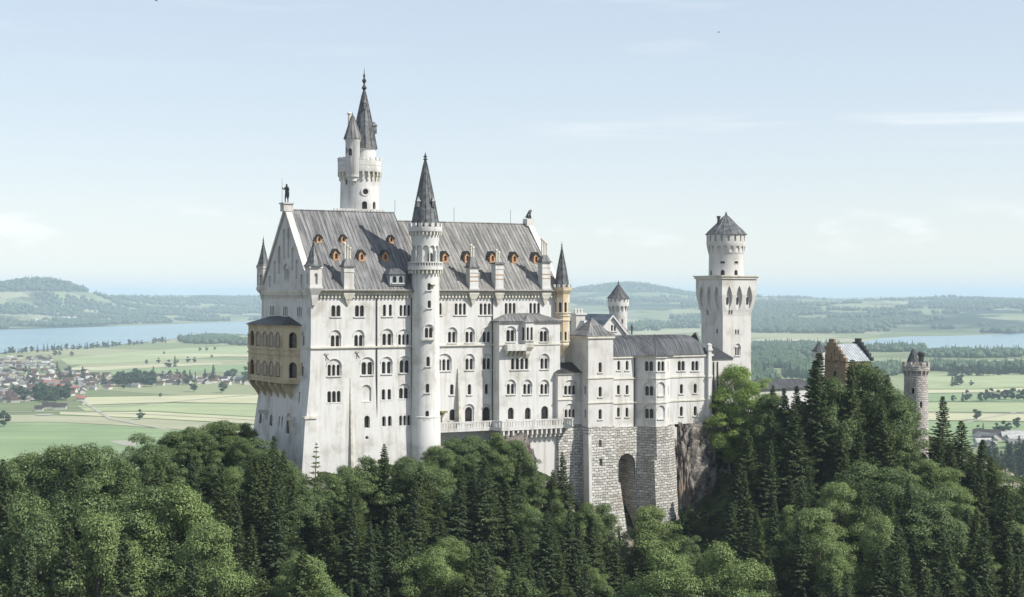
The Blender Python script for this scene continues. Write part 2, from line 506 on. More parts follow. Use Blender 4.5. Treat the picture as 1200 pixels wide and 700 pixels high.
# left block with battered foot, right block
left = MB()
def ring(z, xl, yb, yf): return [(xl, yf, z), (XT + .5, yf, z), (XT + .5, yb, z), (xl, yb, z)]
left.loft([ring(ZB, -2.1, W + 2.2, -.75), ring(152, -1.25, W + 1.5, -.35), ring(163.5, -.10, W + .1, 0), ring(ZE, 0, W, 0)])
rows_left = [
    # px, sill py, lights, light width, light height, spacing, hood
    (393.7, 371, 2, .78, 2.2, 1.05, 0), (421.3, 371, 2, .78, 2.2, 1.05, 0), (450.6, 370.6, 1, .6, 2.3, 1, 0), (457.5, 370.4, 1, .6, 2.3, 1, 0), (474.6, 370.4, 3, .56, 2.2, .88, 0),
    (393.2, 406.2, 2, .7, 2.2, 1.0, 1.35), (420.6, 405.8, 2, .7, 2.2, 1.0, 1.35), (453.8, 404.6, 2, .7, 2.3, 1.15, 1.3), (473.6, 404.2, 3, .56, 2.1, .9, 1.35),
    (391.6, 440.6, 3, .6, 2.2, .95, 1.45), (430.4, 439.2, 2, .9, 2.5, 1.3, 1.3), (453.2, 438, 2, .72, 2.4, 1.15, 1.3), (474.2, 437, 2, .8, 2.5, 1.15, 1.2),
    (391.2, 471.6, 3, .72, 2.2, 1.0, 0), (449.2, 468.6, 1, .68, 2.1, 1, 0), (456, 468.4, 1, .68, 2.1, 1, 0), (473.4, 467.2, 2, .8, 2.1, 1.1, 1.2),
    (429.6, 501.4, 1, 1.05, 2.4, 1, 0), (449.4, 499.6, 1, .72, 2.0, 1, 0), (456.2, 499.2, 1, .72, 2.0, 1, 0), (473.8, 498.6, 3, .6, 2.0, .9, 0), (429.2, 514.4, 1, .6, .6, 1, 0)]
for px, py, n, lw, lh, sp, hd in rows_left: b1.win(FRONT, px, py, n, lw, lh, sp, hd)
b1.win(FRONT, 429.2, 470.2, 1, 1.3, 2.6, 1, .95, blind=True)
# gable windows; the low ones sit in the battered foot
LOW = Facet((-.95, W + 1), (-.95, 0))
for px, py, n, lw, lh, sp, hd in [(319, 369.6, 3, .56, 1.9, .86, 0), (334.5, 370.4, 3, .56, 1.9, .86, 0), (351, 371, 3, .56, 1.9, .86, 0),
        (355.6, 405, 2, .5, 2.0, .8, 1.0), (354.6, 440.6, 2, .5, 2.0, .8, 1.0), (353.4, 472.6, 1, .6, 2.2, 1, 0),
        (305.6, 496.2, 1, 1.2, 2.2, 1, 0), (318.0, 499, 1, 1.7, 2.2, 1, 0), (327.4, 499.6, 1, .6, 2.0, 1, 0), (330.6, 499.8, 1, .6, 2.0, 1, 0), (338, 508.4, 1, 1.9, 4.2, 1, 0)]:
    b1.win(LOW if py > 480 else GABLE, px, py, n, lw, lh, sp, hd, frame='limestone', depth=.25 if py > 480 else .12)
obj('wall', left, 'limewash', pal, [b1.c1, b1.c2])

b2 = Bld(pal)
right = MB()
XA0, _ = axis(577.5, 0); XA1, _ = axis(648.5, 0)      # the shallow projecting bay
PA = 2.7
right.prism([(XT + .55, .12), (XE, .12), (XE, W - .3), (XT + .55, W - .3)], ZB + 2, ZE - .02)
rows_right = [
    (516.2, 369, 1, .5, 2.4, 1, 0), (539.5, 369, 3, .58, 2.35, .96, 0), (568.6, 369, 3, .58, 2.35, .96, 0), (597.9, 368.4, 3, .58, 2.35, .96, 0), (626.6, 368.4, 3, .58, 2.35, .96, 0),
    (530, 401.6, 2, .66, 2.2, .98, 1.25), (550.4, 401.4, 2, .66, 2.2, .98, 1.25), (570.6, 401.2, 2, .66, 2.2, .98, 1.25),
    (520.8, 434.4, 3, .64, 2.3, 1.0, 1.45), (550.4, 433.4, 2, .66, 2.3, .98, 1.3), (570.6, 433, 2, .66, 2.3, .98, 1.3),
    (529.6, 462.6, 1, .72, 2.1, 1, 0), (550.2, 462.4, 1, .72, 2.1, 1, 0), (570.2, 462, 1, .72, 2.1, 1, 0),
    (530.2, 493, 1, 1.2, 2.3, 1, 0), (549.8, 496, 1, 1.5, 3.3, 1, .95), (570.6, 494.2, 1, 1.6, 3.0, 1, .95)]
for px, py, n, lw, lh, sp, hd in rows_right: b2.win(FRONT2, px, py, n, lw, lh, sp, hd)
obj('wall', right, 'limewash', pal, [b2.c1, b2.c2])

# the projecting bay with its oriel and balcony
BAY = Facet((XA0, -PA), (XA1, -PA))
b3 = Bld(pal)
bay = MB(); zb_top = zat(376.5, depth(XA0, -PA))
bay.prism([(XA0, -PA), (XA1, -PA), (XA1, .3), (XA0, .3)], ZB + 2, zb_top)
for px, py, n, lw, lh, sp, hd in [(598.6, 400.4, 2, .8, 2.4, 1.0, 1.1), (637.4, 400.4, 2, .72, 2.2, .95, 1.1), (638.2, 432.4, 2, .68, 2.2, 1.0, 1.3),
        (598.8, 462, 2, .66, 2.1, .98, 1.25), (618, 462, 2, .66, 2.1, .98, 1.25), (638, 462, 2, .66, 2.1, .98, 1.25),
        (598.6, 491.4, 1, 1.2, 2.4, 1, 0), (618.6, 491.4, 1, 1.2, 2.4, 1, 0), (638.4, 491.2, 1, 1.5, 2.7, 1, 0), (609, 433, 4, .7, 2.3, 1.1, 0)]:
    b3.win(BAY, px, py, n, lw, lh, sp, hd)
bw = obj('bay_wall', bay, 'limewash', pal, [b3.c1, b3.c2])
bay_roof = MB(); e = .55
bay_roof.add([(XA0 - e, -PA - e, zb_top), (XA1 + e, -PA - e, zb_top), (XA1 + e, .1, zb_top), (XA0 - e, .1, zb_top),
              (XA0 + 3.2, .1, zb_top + 1.55), (XA1 - 4.0, .1, zb_top + 1.55)],
             [(0, 1, 5, 4), (1, 2, 5), (0, 4, 3), (3, 4, 5, 2), (3, 2, 1, 0)])
bay_roof.box(XA0 - e + .1, XA1 + e - .1, -PA - e + .1, .1, zb_top - .28, zb_top - .01)
seams(bay_roof, lambda t: (XA0 + 1 + t * (XA1 - XA0 - 2), -PA - e, zb_top + .03), lambda t: (XA0 + 3.2 + t * (XA1 - XA0 - 7.2), .05, zb_top + 1.58), 14, .05)
obj('bay_roof', bay_roof, 'sheet_roof', pal)
# oriel
ox, _ = axis(617.2, -PA); oz0 = zat(403, depth(ox, -PA)); oz1 = zat(376, depth(ox, -PA)) - .3
op = [(ox - 1.55, -PA + .1), (ox - 1.0, -PA - 1.25), (ox + 1.0, -PA - 1.25), (ox + 1.55, -PA + .1)]
bo = Bld(pal)
fo = Facet(op[1], op[2]); fl = Facet(op[0], op[1])
oriel = MB().prism(op, oz0, oz1)
bo.win(fo, 0, 0, 1, .5, 2.7, 1, 0, u=.55, z=oz0 + .75); bo.win(fo, 0, 0, 1, .5, 2.7, 1, 0, u=1.45, z=oz0 + .75)
bo.win(fl, 0, 0, 1, .6, 2.7, 1, 0, u=.75, z=oz0 + .75)
orl = obj('oriel', oriel, 'limewash', pal, [bo.c1, bo.c2])
oc = MB()
oc.loft([[(ox + (x - ox) * k, -PA + .05 + (y + PA - .05) * k, oz0 + z) for x, y in op] for k, z in ((.2, -3.0), (.55, -2.1), (.62, -1.5), (1.0, -.7), (1.08, -.02))])
obj('oriel_corbel', oc, 'stone_trim', pal)
oroof = MB().pyramid([(ox + (x - ox) * 1.15, -PA + (y + PA) * 1.2) for x, y in op], oz1 + .01, (ox, -PA + .05, oz1 + 1.5)); finial(oroof, ox, -PA - .2, oz1 + .8, oz1 + 2.9, .14)
obj('oriel_roof', oroof, 'sheet_roof', pal)
# balcony left of the oriel
bx0, _ = axis(590.5, -PA); bx1 = ox - .9
zbal = zat(409.5, depth(bx0, -PA))
bal = MB().box(bx0, bx1, -PA - 1.5, -PA + .05, zbal - .3, zbal)
bal.box(bx0, bx1, -PA - 1.5, -PA - 1.25, zbal + .01, zbal + 1.0); bal.box(bx0, bx0 + .25, -PA - 1.24, -PA, zbal + .01, zbal + .99)
bcl = obj('balcony', bal, 'limewash', pal)
cb = MB()
for k in range(5):
    x = bx0 + .2 + k * (bx1 - bx0 - .6) / 4
    cb.add([(x, -PA - 1.4, zbal - .31), (x, -PA + .05, zbal - .31), (x, -PA + .05, zbal - 1.7), (x + .32, -PA - 1.4, zbal - .31), (x + .32, -PA + .05, zbal - .31), (x + .32, -PA + .05, zbal - 1.7)],
           [(0, 1, 2), (3, 5, 4), (0, 3, 4, 1), (1, 4, 5, 2), (0, 2, 5, 3)])
obj('corbel', cb, 'stone_trim', bcl)

# cornice, corbel table and string courses
cor = MB()
cor.box(-.45, XT - 1.5, -.85, -.01, ZE - .55, ZE - .02); cor.box(-.30, XT - 1.5, -.40, -.012, ZE - 1.0, ZE - .56)
cor.box(XT + 2.2, XE + .3, -.80, .11, ZE - .55, ZE - .02); cor.box(XT + 2.2, XE + .25, -.33, .108, ZE - 1.0, ZE - .56)
cor.box(-.45, -.01, -.62, W + .4, ZE - .56, ZE + .02); cor.box(-.30, -.012, -.40, W + .2, ZE - 1.02, ZE - .57)
obj('cornice', cor, 'stone_trim', pal)
gut = MB().box(.2, XT - 2.2, -1.12, -.86, ZE - .42, ZE - .12).box(XT + 2.4, XE - 1.2, -1.06, -.81, ZE - .42, ZE - .12)  # dark gutter strip, its tone also standing in for the eaves shadow
obj('gutter_shadow_line', gut, 'pipe_metal', pal)
den = MB()
def dent(x): den.box(x, x + .34, -.42, -.01 if x < XT else .11, ZE - 1.62, ZE - 1.02)
x = 1.0
while x < XE - 1.5:
    if not (XT - 2.8 < x < XT + 2.5): dent(x)
    x += .78
y = .6
while y < W - .4:
    den.box(-.30, -.01, y, y + .32, ZE - 1.6, ZE - 1.03); y += .72
obj('corbel_table', den, 'stone_trim', pal)
scz = FRONT.hit(430, 405.9)[1]
sco = MB().box(-.16, XT - 2, -.34, -.01, scz - .30, scz - .03).box(XT + 2, XA0 + .02, -.24, .11, scz - .28, scz + .02).box(-.19, -.02, -.2, W, scz - .30, scz - .05)
sco.box(XA0 - .13, XA1 + .1, -PA - .17, -PA - .01, scz - .27, scz + .0)
obj('string_course', sco, 'stone_trim', pal)

# downpipes
for px, ly, y0, y1 in ((441.6, -.12, 346, 548), (482.5, -.12, 346, 535), (577.2, .0, 344, 500)):
    x, Y = axis(px, ly)
    obj('downpipe', MB().tube([(x, ly, zat(y0, Y)), (x, ly, zat(y1, Y))], .13, 6), 'pipe_metal', pal)
# slender tapering buttresses
for px, y0, y1 in ((410.4, 443, 556), (536.6, 432, 498)):
    x, Y = axis(px, 0); z0, z1 = zat(y1, Y), zat(y0, Y)
    m = MB().add([(x - .30, .2, z0), (x + .30, .2, z0), (x + .30, -1.2, z0), (x - .30, -1.2, z0), (x - .04, .2, z1), (x + .04, .2, z1), (x + .04, -.05, z1), (x - .04, -.05, z1)],
                 [(0, 1, 2, 3), (4, 7, 6, 5), (0, 4, 5, 1), (1, 5, 6, 2), (2, 6, 7, 3), (3, 7, 4, 0)])
    obj('buttress', m, 'stain_wood', pal)
# corner pier at the near corner
zc1, zc2 = zat(412, D0), zat(490, D0)
m = MB().loft([[(-d - 1.9, -d, z), (w, -d, z), (w, .5, z), (-d - 1.9, .5, z)] if False else [(-d, -e_, z), (w, -e_, z), (w, 1.2, z), (-d, 1.2, z)] for d, e_, w, z in
               ((2.9, 1.15, 1.0, ZB), (1.5, .75, .8, zc2), (1.15, .5, .7, zc2 + .3), (.35, .25, .55, 163.5), (.12, .12, .5, zc1))])
obj('corner_pier', m, 'limewash', pal)
m = MB().box(-1.75, 1.0, -1.0, 1.0, zc2 - .1, zc2 + .35); obj('pier_ledge', m, 'stone_trim', pal)
# iron wall anchors
for px, py in ((382.3, 418.5), (418.4, 416)):
    u, z = FRONT.hit(px, py)
    m = MB()
    for a, b in (((-.1, -.9), (0, .8)), ((-.5, .7), (.0, .1)), ((0, .1), (.55, -.7)), ((.05, .2), (.5, .75)), ((-.5, .7), (-.15, .85))):
        m.tube([(u + a[0], -.06, z + a[1] * .8), (u + b[0], -.06, z + b[1] * .8)], .05, 4)
    obj('wall_anchor', m, 'pipe_metal', pal)

# gable wall with stepped blind arches
gz = ZE
def gpoly(inset=0.0): return [(.3, gz), (W - .3, gz), (W / 2, ZR1 - .25)]
gb = Bld(pal)
gm = MB(); gm.extr([(0.02, y, z) for y, z in gpoly()], (.9, 0, 0))
def garch(pxa, py0, w, h, d=.35):
    u, z = GABLE.hit(pxa, py0); GABLE.slab(gb.c1, arch(u, z, w, h), .5, -d)
for a in ((332.6, 303.5, 1.0, 6.0), (337.8, 302.5, 1.0, 6.0), (327.2, 321, 1.2, 5.6), (342.6, 317, 1.2, 4.6), (321.8, 332, 1.3, 4.6), (347.6, 327, 1.3, 3.8), (316.2, 337, 1.2, 2.4), (353.4, 337, 1.2, 2.6)): garch(*a)
gb.win(GABLE, 335.5, 327.6, 3, .46, 2.2, .74, 1.3, frame='limestone')
obj('gable', gm, 'limestone', pal, [gb.c1, gb.c2])
# gable coping with a pedestal on its peak
k = MB()
for s0 in (-1, 1):
    y0 = W / 2 + s0 * (W / 2 + .9)
    k.extr([(-.35, y0, ZE - .1), (1.15, y0, ZE - .1), (1.15, y0 - s0 * 1.3, ZE - .1), (-.35, y0 - s0 * 1.3, ZE - .1)], (0, 0, 0.001)) if False else None
    sl = (ZR1 + .55 - ZE) / (W / 2 + .5)
    k.add([(-.35, W / 2 + s0 * (W / 2 + .5), ZE), (1.0, W / 2 + s0 * (W / 2 + .5), ZE), (1.0, W / 2 + s0 * .01, ZR1 + .6), (-.35, W / 2 + s0 * .01, ZR1 + .6),
           (-.35, W / 2 + s0 * (W / 2 + .0), ZE - .0), (1.0, W / 2 + s0 * (W / 2 + .0), ZE), (1.0, W / 2 + s0 * .01, ZR1 - .15), (-.35, W / 2 + s0 * .01, ZR1 - .15)],
          [(0, 1, 2, 3), (4, 7, 6, 5), (0, 3, 7, 4), (1, 5, 6, 2), (0, 4, 5, 1), (3, 2, 6, 7)])
obj('gable_coping', k, 'limestone', pal)
ped = MB().box(-.75, 1.25, W / 2 - .95, W / 2 + .95, ZR1 - .3, ZR1 + 1.15).box(-.95, 1.45, W / 2 - 1.15, W / 2 + 1.15, ZR1 + 1.16, ZR1 + 1.45)
obj('pedestal', ped, 'limestone', pal)

# roofs
XR1, _ = axis(468, W / 2)
def gable_roof(x0, x1, zr, y0, y1, zt, name='roof', mat='sheet_roof'):
    m = MB(); th = .35
    pts = [(y0, zt), ((y0 + y1) / 2, zr), (y1, zt)]
    m.add([(x, y, z) for x in (x0, x1) for y, z in pts] + [(x, y, z - th) for x in (x0, x1) for y, z in pts],
          [(0, 3, 4, 1), (1, 4, 5, 2), (6, 7, 10, 9), (7, 8, 11, 10), (0, 1, 7, 6), (1, 2, 8, 7), (3, 9, 10, 4), (4, 10, 11, 5), (0, 6, 9, 3), (2, 5, 11, 8)])
    n = int((x1 - x0) / .82)
    seams(m, lambda t: (x0 + (x1 - x0) * t, y0, zt + .02), lambda t: (x0 + (x1 - x0) * t, (y0 + y1) / 2, zr + .02), n, .065)
    m.tube([(x0, (y0 + y1) / 2, zr + .05), (x1, (y0 + y1) / 2, zr + .05)], .16, 6)
    return obj(name, m, mat, pal)
YE0, YE1 = -.75, W + .75
gable_roof(1.0, XT - .6, ZR1, YE0, YE1, ZE)
gable_roof(XT - .55, XE - .9, ZR2, YE0 + .1, YE1 - .1, ZE + .02, mat='weathered_roof')
# closing wall at the step between the two ridges
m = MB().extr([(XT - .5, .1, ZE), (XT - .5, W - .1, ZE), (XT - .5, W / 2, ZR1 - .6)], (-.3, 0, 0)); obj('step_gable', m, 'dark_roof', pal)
# right gable wall with coping and pedestal
m = MB().extr([(XE - .9, 0.2, ZE), (XE - .9, W - .4, ZE), (XE - .9, W / 2, ZR2 + .1)], (.8, 0, 0))
obj('gable', m, 'limestone', pal)
k = MB()
for s0 in (-1, 1):
    k.add([(XE - 1.1, W / 2 + s0 * (W / 2 + .3), ZE), (XE + .15, W / 2 + s0 * (W / 2 + .3), ZE), (XE + .15, W / 2 + s0 * .01, ZR2 + .7), (XE - 1.1, W / 2 + s0 * .01, ZR2 + .7),
           (XE - 1.1, W / 2 + s0 * (W / 2 - .3), ZE), (XE + .15, W / 2 + s0 * (W / 2 - .3), ZE), (XE + .15, W / 2 + s0 * .01, ZR2 + .02), (XE - 1.1, W / 2 + s0 * .01, ZR2 + .02)],
          [(0, 1, 2, 3), (4, 7, 6, 5), (0, 3, 7, 4), (1, 5, 6, 2), (0, 4, 5, 1), (3, 2, 6, 7)])
obj('gable_coping', k, 'limestone', pal)
obj('pedestal', MB().box(XE - 1.5, XE + .3, W / 2 - .9, W / 2 + .9, ZR2 - .4, ZR2 + 1.2), 'limestone', pal)

# the front roof slope as a plane, to stand dormers and chimneys on it
def roofhit(px, py, zr):
    n = (0, -(zr - ZE), W / 2 + .75)
    return hit_plane(px, py, (0, YE0, ZE), n)
def dormer(px, py, zr, w=1.25, h=1.9):
    """small wooden dormer; (px, py) = foot of its front."""
    x, y, z = roofhit(px, py, zr); y -= .15
    front = MB().extr([(x - w / 2, y, z - .1), (x + w / 2, y, z - .1), (x + w / 2, y, z + h * .62), (x, y, z + h), (x - w / 2, y, z + h * .62)], (0, 1.9, 0))
    c = MB().extr([(p[0], y - .3, p[1]) for p in arch(x, z + .28, w * .44, h * .50)], (0, .55, 0))
    o = obj('dormer', front, 'orange_wood', pal, [c])
    obj('pane', MB().extr([(p[0], y + .2, p[1]) for p in arch(x, z + .30, w * .41, h * .47)], (0, .03, 0)), 'red_dark', o)
    r = MB(); e_ = .22
    for s0 in (-1, 1):
        r.add([(x + s0 * (w / 2 + e_), y - .28, z + h * .62 - .15), (x, y - .28, z + h + .03), (x, y + 2.2, z + h + .03), (x + s0 * (w / 2 + e_), y + 2.2, z + h * .62 - .15),
               (x + s0 * (w / 2 + e_), y - .28, z + h * .62), (x, y - .28, z + h + .2), (x, y + 2.2, z + h + .2), (x + s0 * (w / 2 + e_), y + 2.2, z + h * .62)],
              [(0, 1, 2, 3), (4, 7, 6, 5), (0, 4, 5, 1), (1, 5, 6, 2), (2, 6, 7, 3), (3, 7, 4, 0)])
    obj('dormer_roof', r, 'dark_roof', o)
for px, py in ((393.8, 305), (423.8, 306), (451.6, 306)): dormer(px, py, ZR1, 1.3, 2.1)
for px, py in ((373.8, 284.6), (402.4, 284.6), (458.2, 285)): dormer(px, py, ZR1, 1.1, 1.5)
for px, py in ((521.6, 307.5), (547.6, 307.5), (577.0, 307.6), (602.8, 308), (628.2, 308.4)): dormer(px, py, ZR2, 1.3, 2.15)
# wide dormer beside the stair tower
x, y, z = roofhit(464.5, 333.6, ZR1); y -= .6
wd = Bld(pal)
m = MB().box(x - 1.7, x + 1.7, y, y + 3.6, z - .2, z + 2.1); fd = Facet((x - 1.7, y), (x + 1.7, y))
wd.win(fd, 0, 0, 1, .8, 1.3, 1, 0, u=1.0, z=z + .35, frame='limestone'); wd.win(fd, 0, 0, 1, .8, 1.3, 1, 0, u=2.4, z=z + .35, frame='limestone')
o = obj('wide_dormer', m, 'silver_roof', pal, [wd.c1, wd.c2])
obj('dormer_roof', MB().add([(x - 2.1, y - .4, z + 2.1), (x + 2.1, y - .4, z + 2.1), (x + 2.1, y + 4, z + 2.1), (x - 2.1, y + 4, z + 2.1), (x - .9, y + 1.2, z + 3.2), (x + .9, y + 1.2, z + 3.2), (x + .9, y + 4, z + 3.2), (x - .9, y + 4, z + 3.2)],
    [(3, 2, 1, 0), (4, 5, 6, 7), (0, 1, 5, 4), (1, 2, 6, 5), (2, 3, 7, 6), (3, 0, 4, 7)]), 'slate_roof', o)

def corbel_foot(x, y0, zt, w, h, par, mat='stone_trim'):
    m = MB()
    m.loft([[(x - w * k / 2, y0 - d, z), (x + w * k / 2, y0 - d, z), (x + w * k / 2, y0 + .05, z), (x - w * k / 2, y0 + .05, z)] for k, d, z in
            ((.12, .10, zt - h), (.5, .35, zt - h * .62), (.55, .5, zt - h * .5), (.85, .62, zt - h * .3), (1.0, .75, zt - h * .12), (1.0, .75, zt))])
    return obj('corbel', m, mat, par)
def chimney(px, w, ytop_box, ytop_roof, ytop, pots, ly=-.5, fancy=True):
    """a chimney stack rising from the eaves: square stack, hipped cap, tall pots."""
    x, Y = axis(px, ly); y0, y1 = ly - .25, ly + 1.5
    zt = zat(ytop_box, Y)
    o = obj('chimney', MB().box(x - w / 2, x + w / 2, y0, y1, ZE - .5, zt).box(x - w / 2 - .12, x + w / 2 + .12, y0 - .12, y1 + .12, ZE + .05, ZE + .45)
            .box(x - w / 2 - .10, x + w / 2 + .10, y0 - .1, y1 + .1, zt - 1.05, zt - .85), 'limewash', pal)
    zr = zat(ytop_roof, Y)
    c = MB().box(x - w / 2 - .28, x + w / 2 + .28, y0 - .28, y1 + .28, zt + .01, zt + .26)
    a, b = w / 2 + .1, w * .26
    ym = (y0 + y1) / 2
    c.loft([[(x - a, y0 - .1, zt + .27), (x + a, y0 - .1, zt + .27), (x + a, y1 + .1, zt + .27), (x - a, y1 + .1, zt + .27)], [(x - b, ym - .4, zr), (x + b, ym - .4, zr), (x + b, ym + .4, zr), (x - b, ym + .4, zr)]])
    obj('chimney_cap', c, 'sheet_roof', o)
    zp = zat(ytop, Y)
    for i in range(pots):
        xx = x + (i - (pots - 1) / 2) * .55; hh = zp - (.9 * ((i * 7) % 3) / 2)
        p = MB().lathe(xx, ym, [(.2, zr - .5), (.2, hh - .5), (.3, hh - .45), (.3, hh - .15), (.18, hh)], 8)
        obj('chimney_pot', p, 'stone_trim', o)
    corbel_foot(x, y0 + .6, ZE - .52, w + .3, 2.6, o)
    if fancy:
        zz = (ZE + zt) / 2
        for q, hgt in ((zz - .5, .14), (zz + .35, .2)): obj('frieze', MB().box(x - w / 2 - .02, x + w / 2 + .02, y0 - .06, y0 + .02, q, q + hgt), 'orange_wood', o)
    return o
chimney(408.6, 2.1, 313, 303, 284, 3, fancy=False)
chimney(555.0, 1.95, 314, 301, 286, 2)
chimney(584.8, 1.9, 309.5, 307, 292, 2)
chimney(639.6, 2.0, 308, 299, 279, 3)

# corner turrets
def square_turret(px, ly, hw, yb0, yb1, ytip, yfoot, mat='limewash', n=4, rot=True):
    x, Y = axis(px, ly); s = Y / F; r = hw * s
    z0, z1 = zat(yb0, Y), zat(yb1, Y)
    ph = math.pi / n
    tb = Bld(pal)
    root = MB().lathe(x, ly, [(r * .30, zat(yfoot, Y)), (r * .55, zat(yfoot, Y) + (z0 - zat(yfoot, Y)) * .40), (r * .6, zat(yfoot, Y) + (z0 - zat(yfoot, Y)) * .55), (r * .9, z0 - .9), (r * 1.12, z0 - .35), (r * 1.12, z0), (r, z0 + .02), (r, z1 - .4), (r * 1.1, z1 - .38), (r * 1.1, z1)], n, ph)
    c = MB()
    for k in range(n):
        a = 2 * math.pi * k / n; rr = r * math.cos(math.pi / n)
        f = Facet((x + rr * math.cos(a) + math.sin(a) * rr, ly + rr * math.sin(a) - math.cos(a) * rr), (x + rr * math.cos(a) - math.sin(a) * rr, ly + rr * math.sin(a) + math.cos(a) * rr))
        f.slab(c, arch(rr, z0 + .45, min(.75, r * .42), min(2.2, (z1 - z0) * .55)), .4, -.4)
    o = obj('corner_turret', root, mat, pal, [c])
    sp = MB(); spire(sp, x, ly, [(r * 1.12, z1 + .01), (r * .84, z1 + .5), (r * .50, z1 + (zat(ytip, Y) - z1) * .45), (.08, zat(ytip, Y))], 8, math.pi / 8)
    so = obj('spire', sp, 'spire_metal', o)
    fi = MB(); finial(fi, x, ly, zat(ytip, Y) - .15, zat(ytip, Y) + 1.5, .26); obj('finial', fi, 'spire_metal', o)
    return o
square_turret(367.4, -.15, 10.6, 336, 312.5, 285, 358, 'limestone')
square_turret(308.6, W + .1, 7.5, 337, 312.5, 285, 352, 'limestone', 8)
# octagonal corner turret at the right end, streaked with ochre
x, Y = axis(658.4, -.3); s = Y / F; r = 9.6 * s
tz = lambda p: zat(p, Y)
tb = Bld(pal); ph8 = math.pi / 8 + R(22.5)
m = MB().lathe(x, -.3, [(.25, tz(419)), (r * .45, tz(413)), (r * .95, tz(406)), (r * 1.04, tz(404.5)), (r * 1.04, tz(402.5)), (r * .96, tz(402)), (r * .96, tz(377)), (r * 1.05, tz(376)), (r * 1.05, tz(374.5)), (r * .96, tz(374)), (r * .96, tz(371.5)), (r * 1.05, tz(370.5)), (r * 1.05, tz(369.5)), (r * .96, tz(369)), (r * .96, tz(345)), (r * 1.22, tz(340.5)), (r * 1.22, tz(337))], 8, math.pi / 8)
for k in (4, 5, 6, 7):
    a = 2 * math.pi * k / 8; rr = r * .96 * math.cos(math.pi / 8)
    f = Facet((x + rr * math.cos(a) + math.sin(a) * rr, -.3 + rr * math.sin(a) - math.cos(a) * rr), (x + rr * math.cos(a) - math.sin(a) * rr, -.3 + rr * math.sin(a) + math.cos(a) * rr))
    tb.win(f, 0, 0, 1, .55, 2.1, 1, 0, u=rr, z=tz(366), frame='stone_trim'); tb.win(f, 0, 0, 1, .5, 1.9, 1, 0, u=rr, z=tz(399), frame='stone_trim')
ot = obj('corner_turret', m, 'stained_stone', pal, [tb.c1, tb.c2])
pm = MB()
for a in range(8): pm.ringboxes(x, -.3, r * 1.12, 8, .62, .3, tz(337) + .01, tz(333.5), math.pi / 8)
obj('battlement', MB().ringboxes(x, -.3, r * 1.08, 10, .62, .3, tz(337) + .01, tz(333.5)), 'limewash', ot)
sp = MB(); spire(sp, x, -.3, [(r * .92, tz(336.5)), (r * .55, tz(315)), (.07, tz(290))], 8, math.pi / 8)
so = obj('spire', sp, 'spire_metal', ot)
fi = MB(); finial(fi, x, -.3, tz(291), tz(283), .25); obj('finial', fi, 'spire_metal', ot)

# lightning rods
for px, y0, y1, zr in ((532, 262, 243, ZR2), (598.3, 263.5, 246, ZR2), (462.8, 252, 234, ZR1)):
    x, Y = axis(px, W / 2)
    obj('lightning_rod', MB().tube([(x, W / 2, zr), (x, W / 2, zat(y1, Y))], .045, 4), 'pipe_metal', pal)

# two-storey loggia on the gable end
ya, _ = GABLE.hit(352.5, 400); ya = W - ya           # local y of the near end
ybf = W + .9
P = 2.6; cc = 2.7
plan = [(.1, ybf), (-P, ybf), (-P, ya + cc), (.1, ya - .2)]
Yl = depth(-P, (ya + ybf) / 2)
zl = lambda p: zat(p, Yl)
lz0, lz1 = zl(447.5), zl(380.5)
lb = Bld(pal)
lf = Facet(plan[1], plan[2]); lc = Facet(plan[2], plan[3])
lm = MB().prism(plan, lz0, lz1)
hall = MB()
inner = [(.0, ybf - .35), (-P + .26, ybf - .35), (-P + .26, ya + cc + .2), (.0, ya + .35)]
for zz, hh in ((zl(406.5), 3.1), (zl(441), 3.1)):
    hall.prism(inner, zz - .02, zz + hh + .25)
    for k in range(5):
        u = lf.len * (k + .5) / 5.0 * .93 + .3
        lf.slab(lb.c2, arch(u, zz, lf.len / 5 * .66, hh), .6, -.9)
    lc.slab(lb.c2, arch(lc.len * .52, zz, 1.7, hh), .6, -1.2)
lo = obj('loggia', lm, 'loggia_stone', pal, [hall, lb.c2])
shade_fill = [(-.05, ybf - .5), (-P + .75, ybf - .5), (-P + .75, ya + cc + .4), (-.05, ya + .85)]  # dark glass fill, glazing assumed, put in to stand for the hall's shade
for zz in (zl(406.5), zl(441)): obj('pane', MB().prism(shade_fill, zz + .02, zz + 3.25), 'glass_dark', lo)
lr = MB()
for zz in (lz0, zl(441) - .45, zl(406.5) - .5, zl(409.8) - .9, lz1 - .35):
    lr.prism([(.05, ybf + .15), (-P - .2, ybf + .15), (-P - .2, ya + cc - .06), (.05, ya - .45)], zz, zz + .3)
obj('string_course', lr, 'loggia_stone', lo)
for zz in (zl(406.5), zl(441)):
    for k in range(6):
        u = lf.len * k / 5.0 * .93 + .3
        p = lf.P(u, 0, .10)
        obj('column', MB().lathe(p[0], p[1], [(.24, zz), (.15, zz + .25), (.14, zz + 2.0), (.26, zz + 2.3), (.26, zz + 2.45)], 8), 'loggia_stone', lo)
lrf = MB().add([(.0, ybf + .5, lz1), (-P - .6, ybf + .5, lz1), (-P - .6, ya + cc - .2, lz1), (.0, ya - .9, lz1), (-.02, ybf - 6.5, zl(370.5)), (-.02, ya + 6.0, zl(370.5))],
               [(0, 1, 4), (1, 2, 5, 4), (2, 3, 5), (0, 4, 5, 3), (3, 2, 1, 0)])
obj('loggia_roof', lrf, 'dark_roof', lo)
lk = MB()
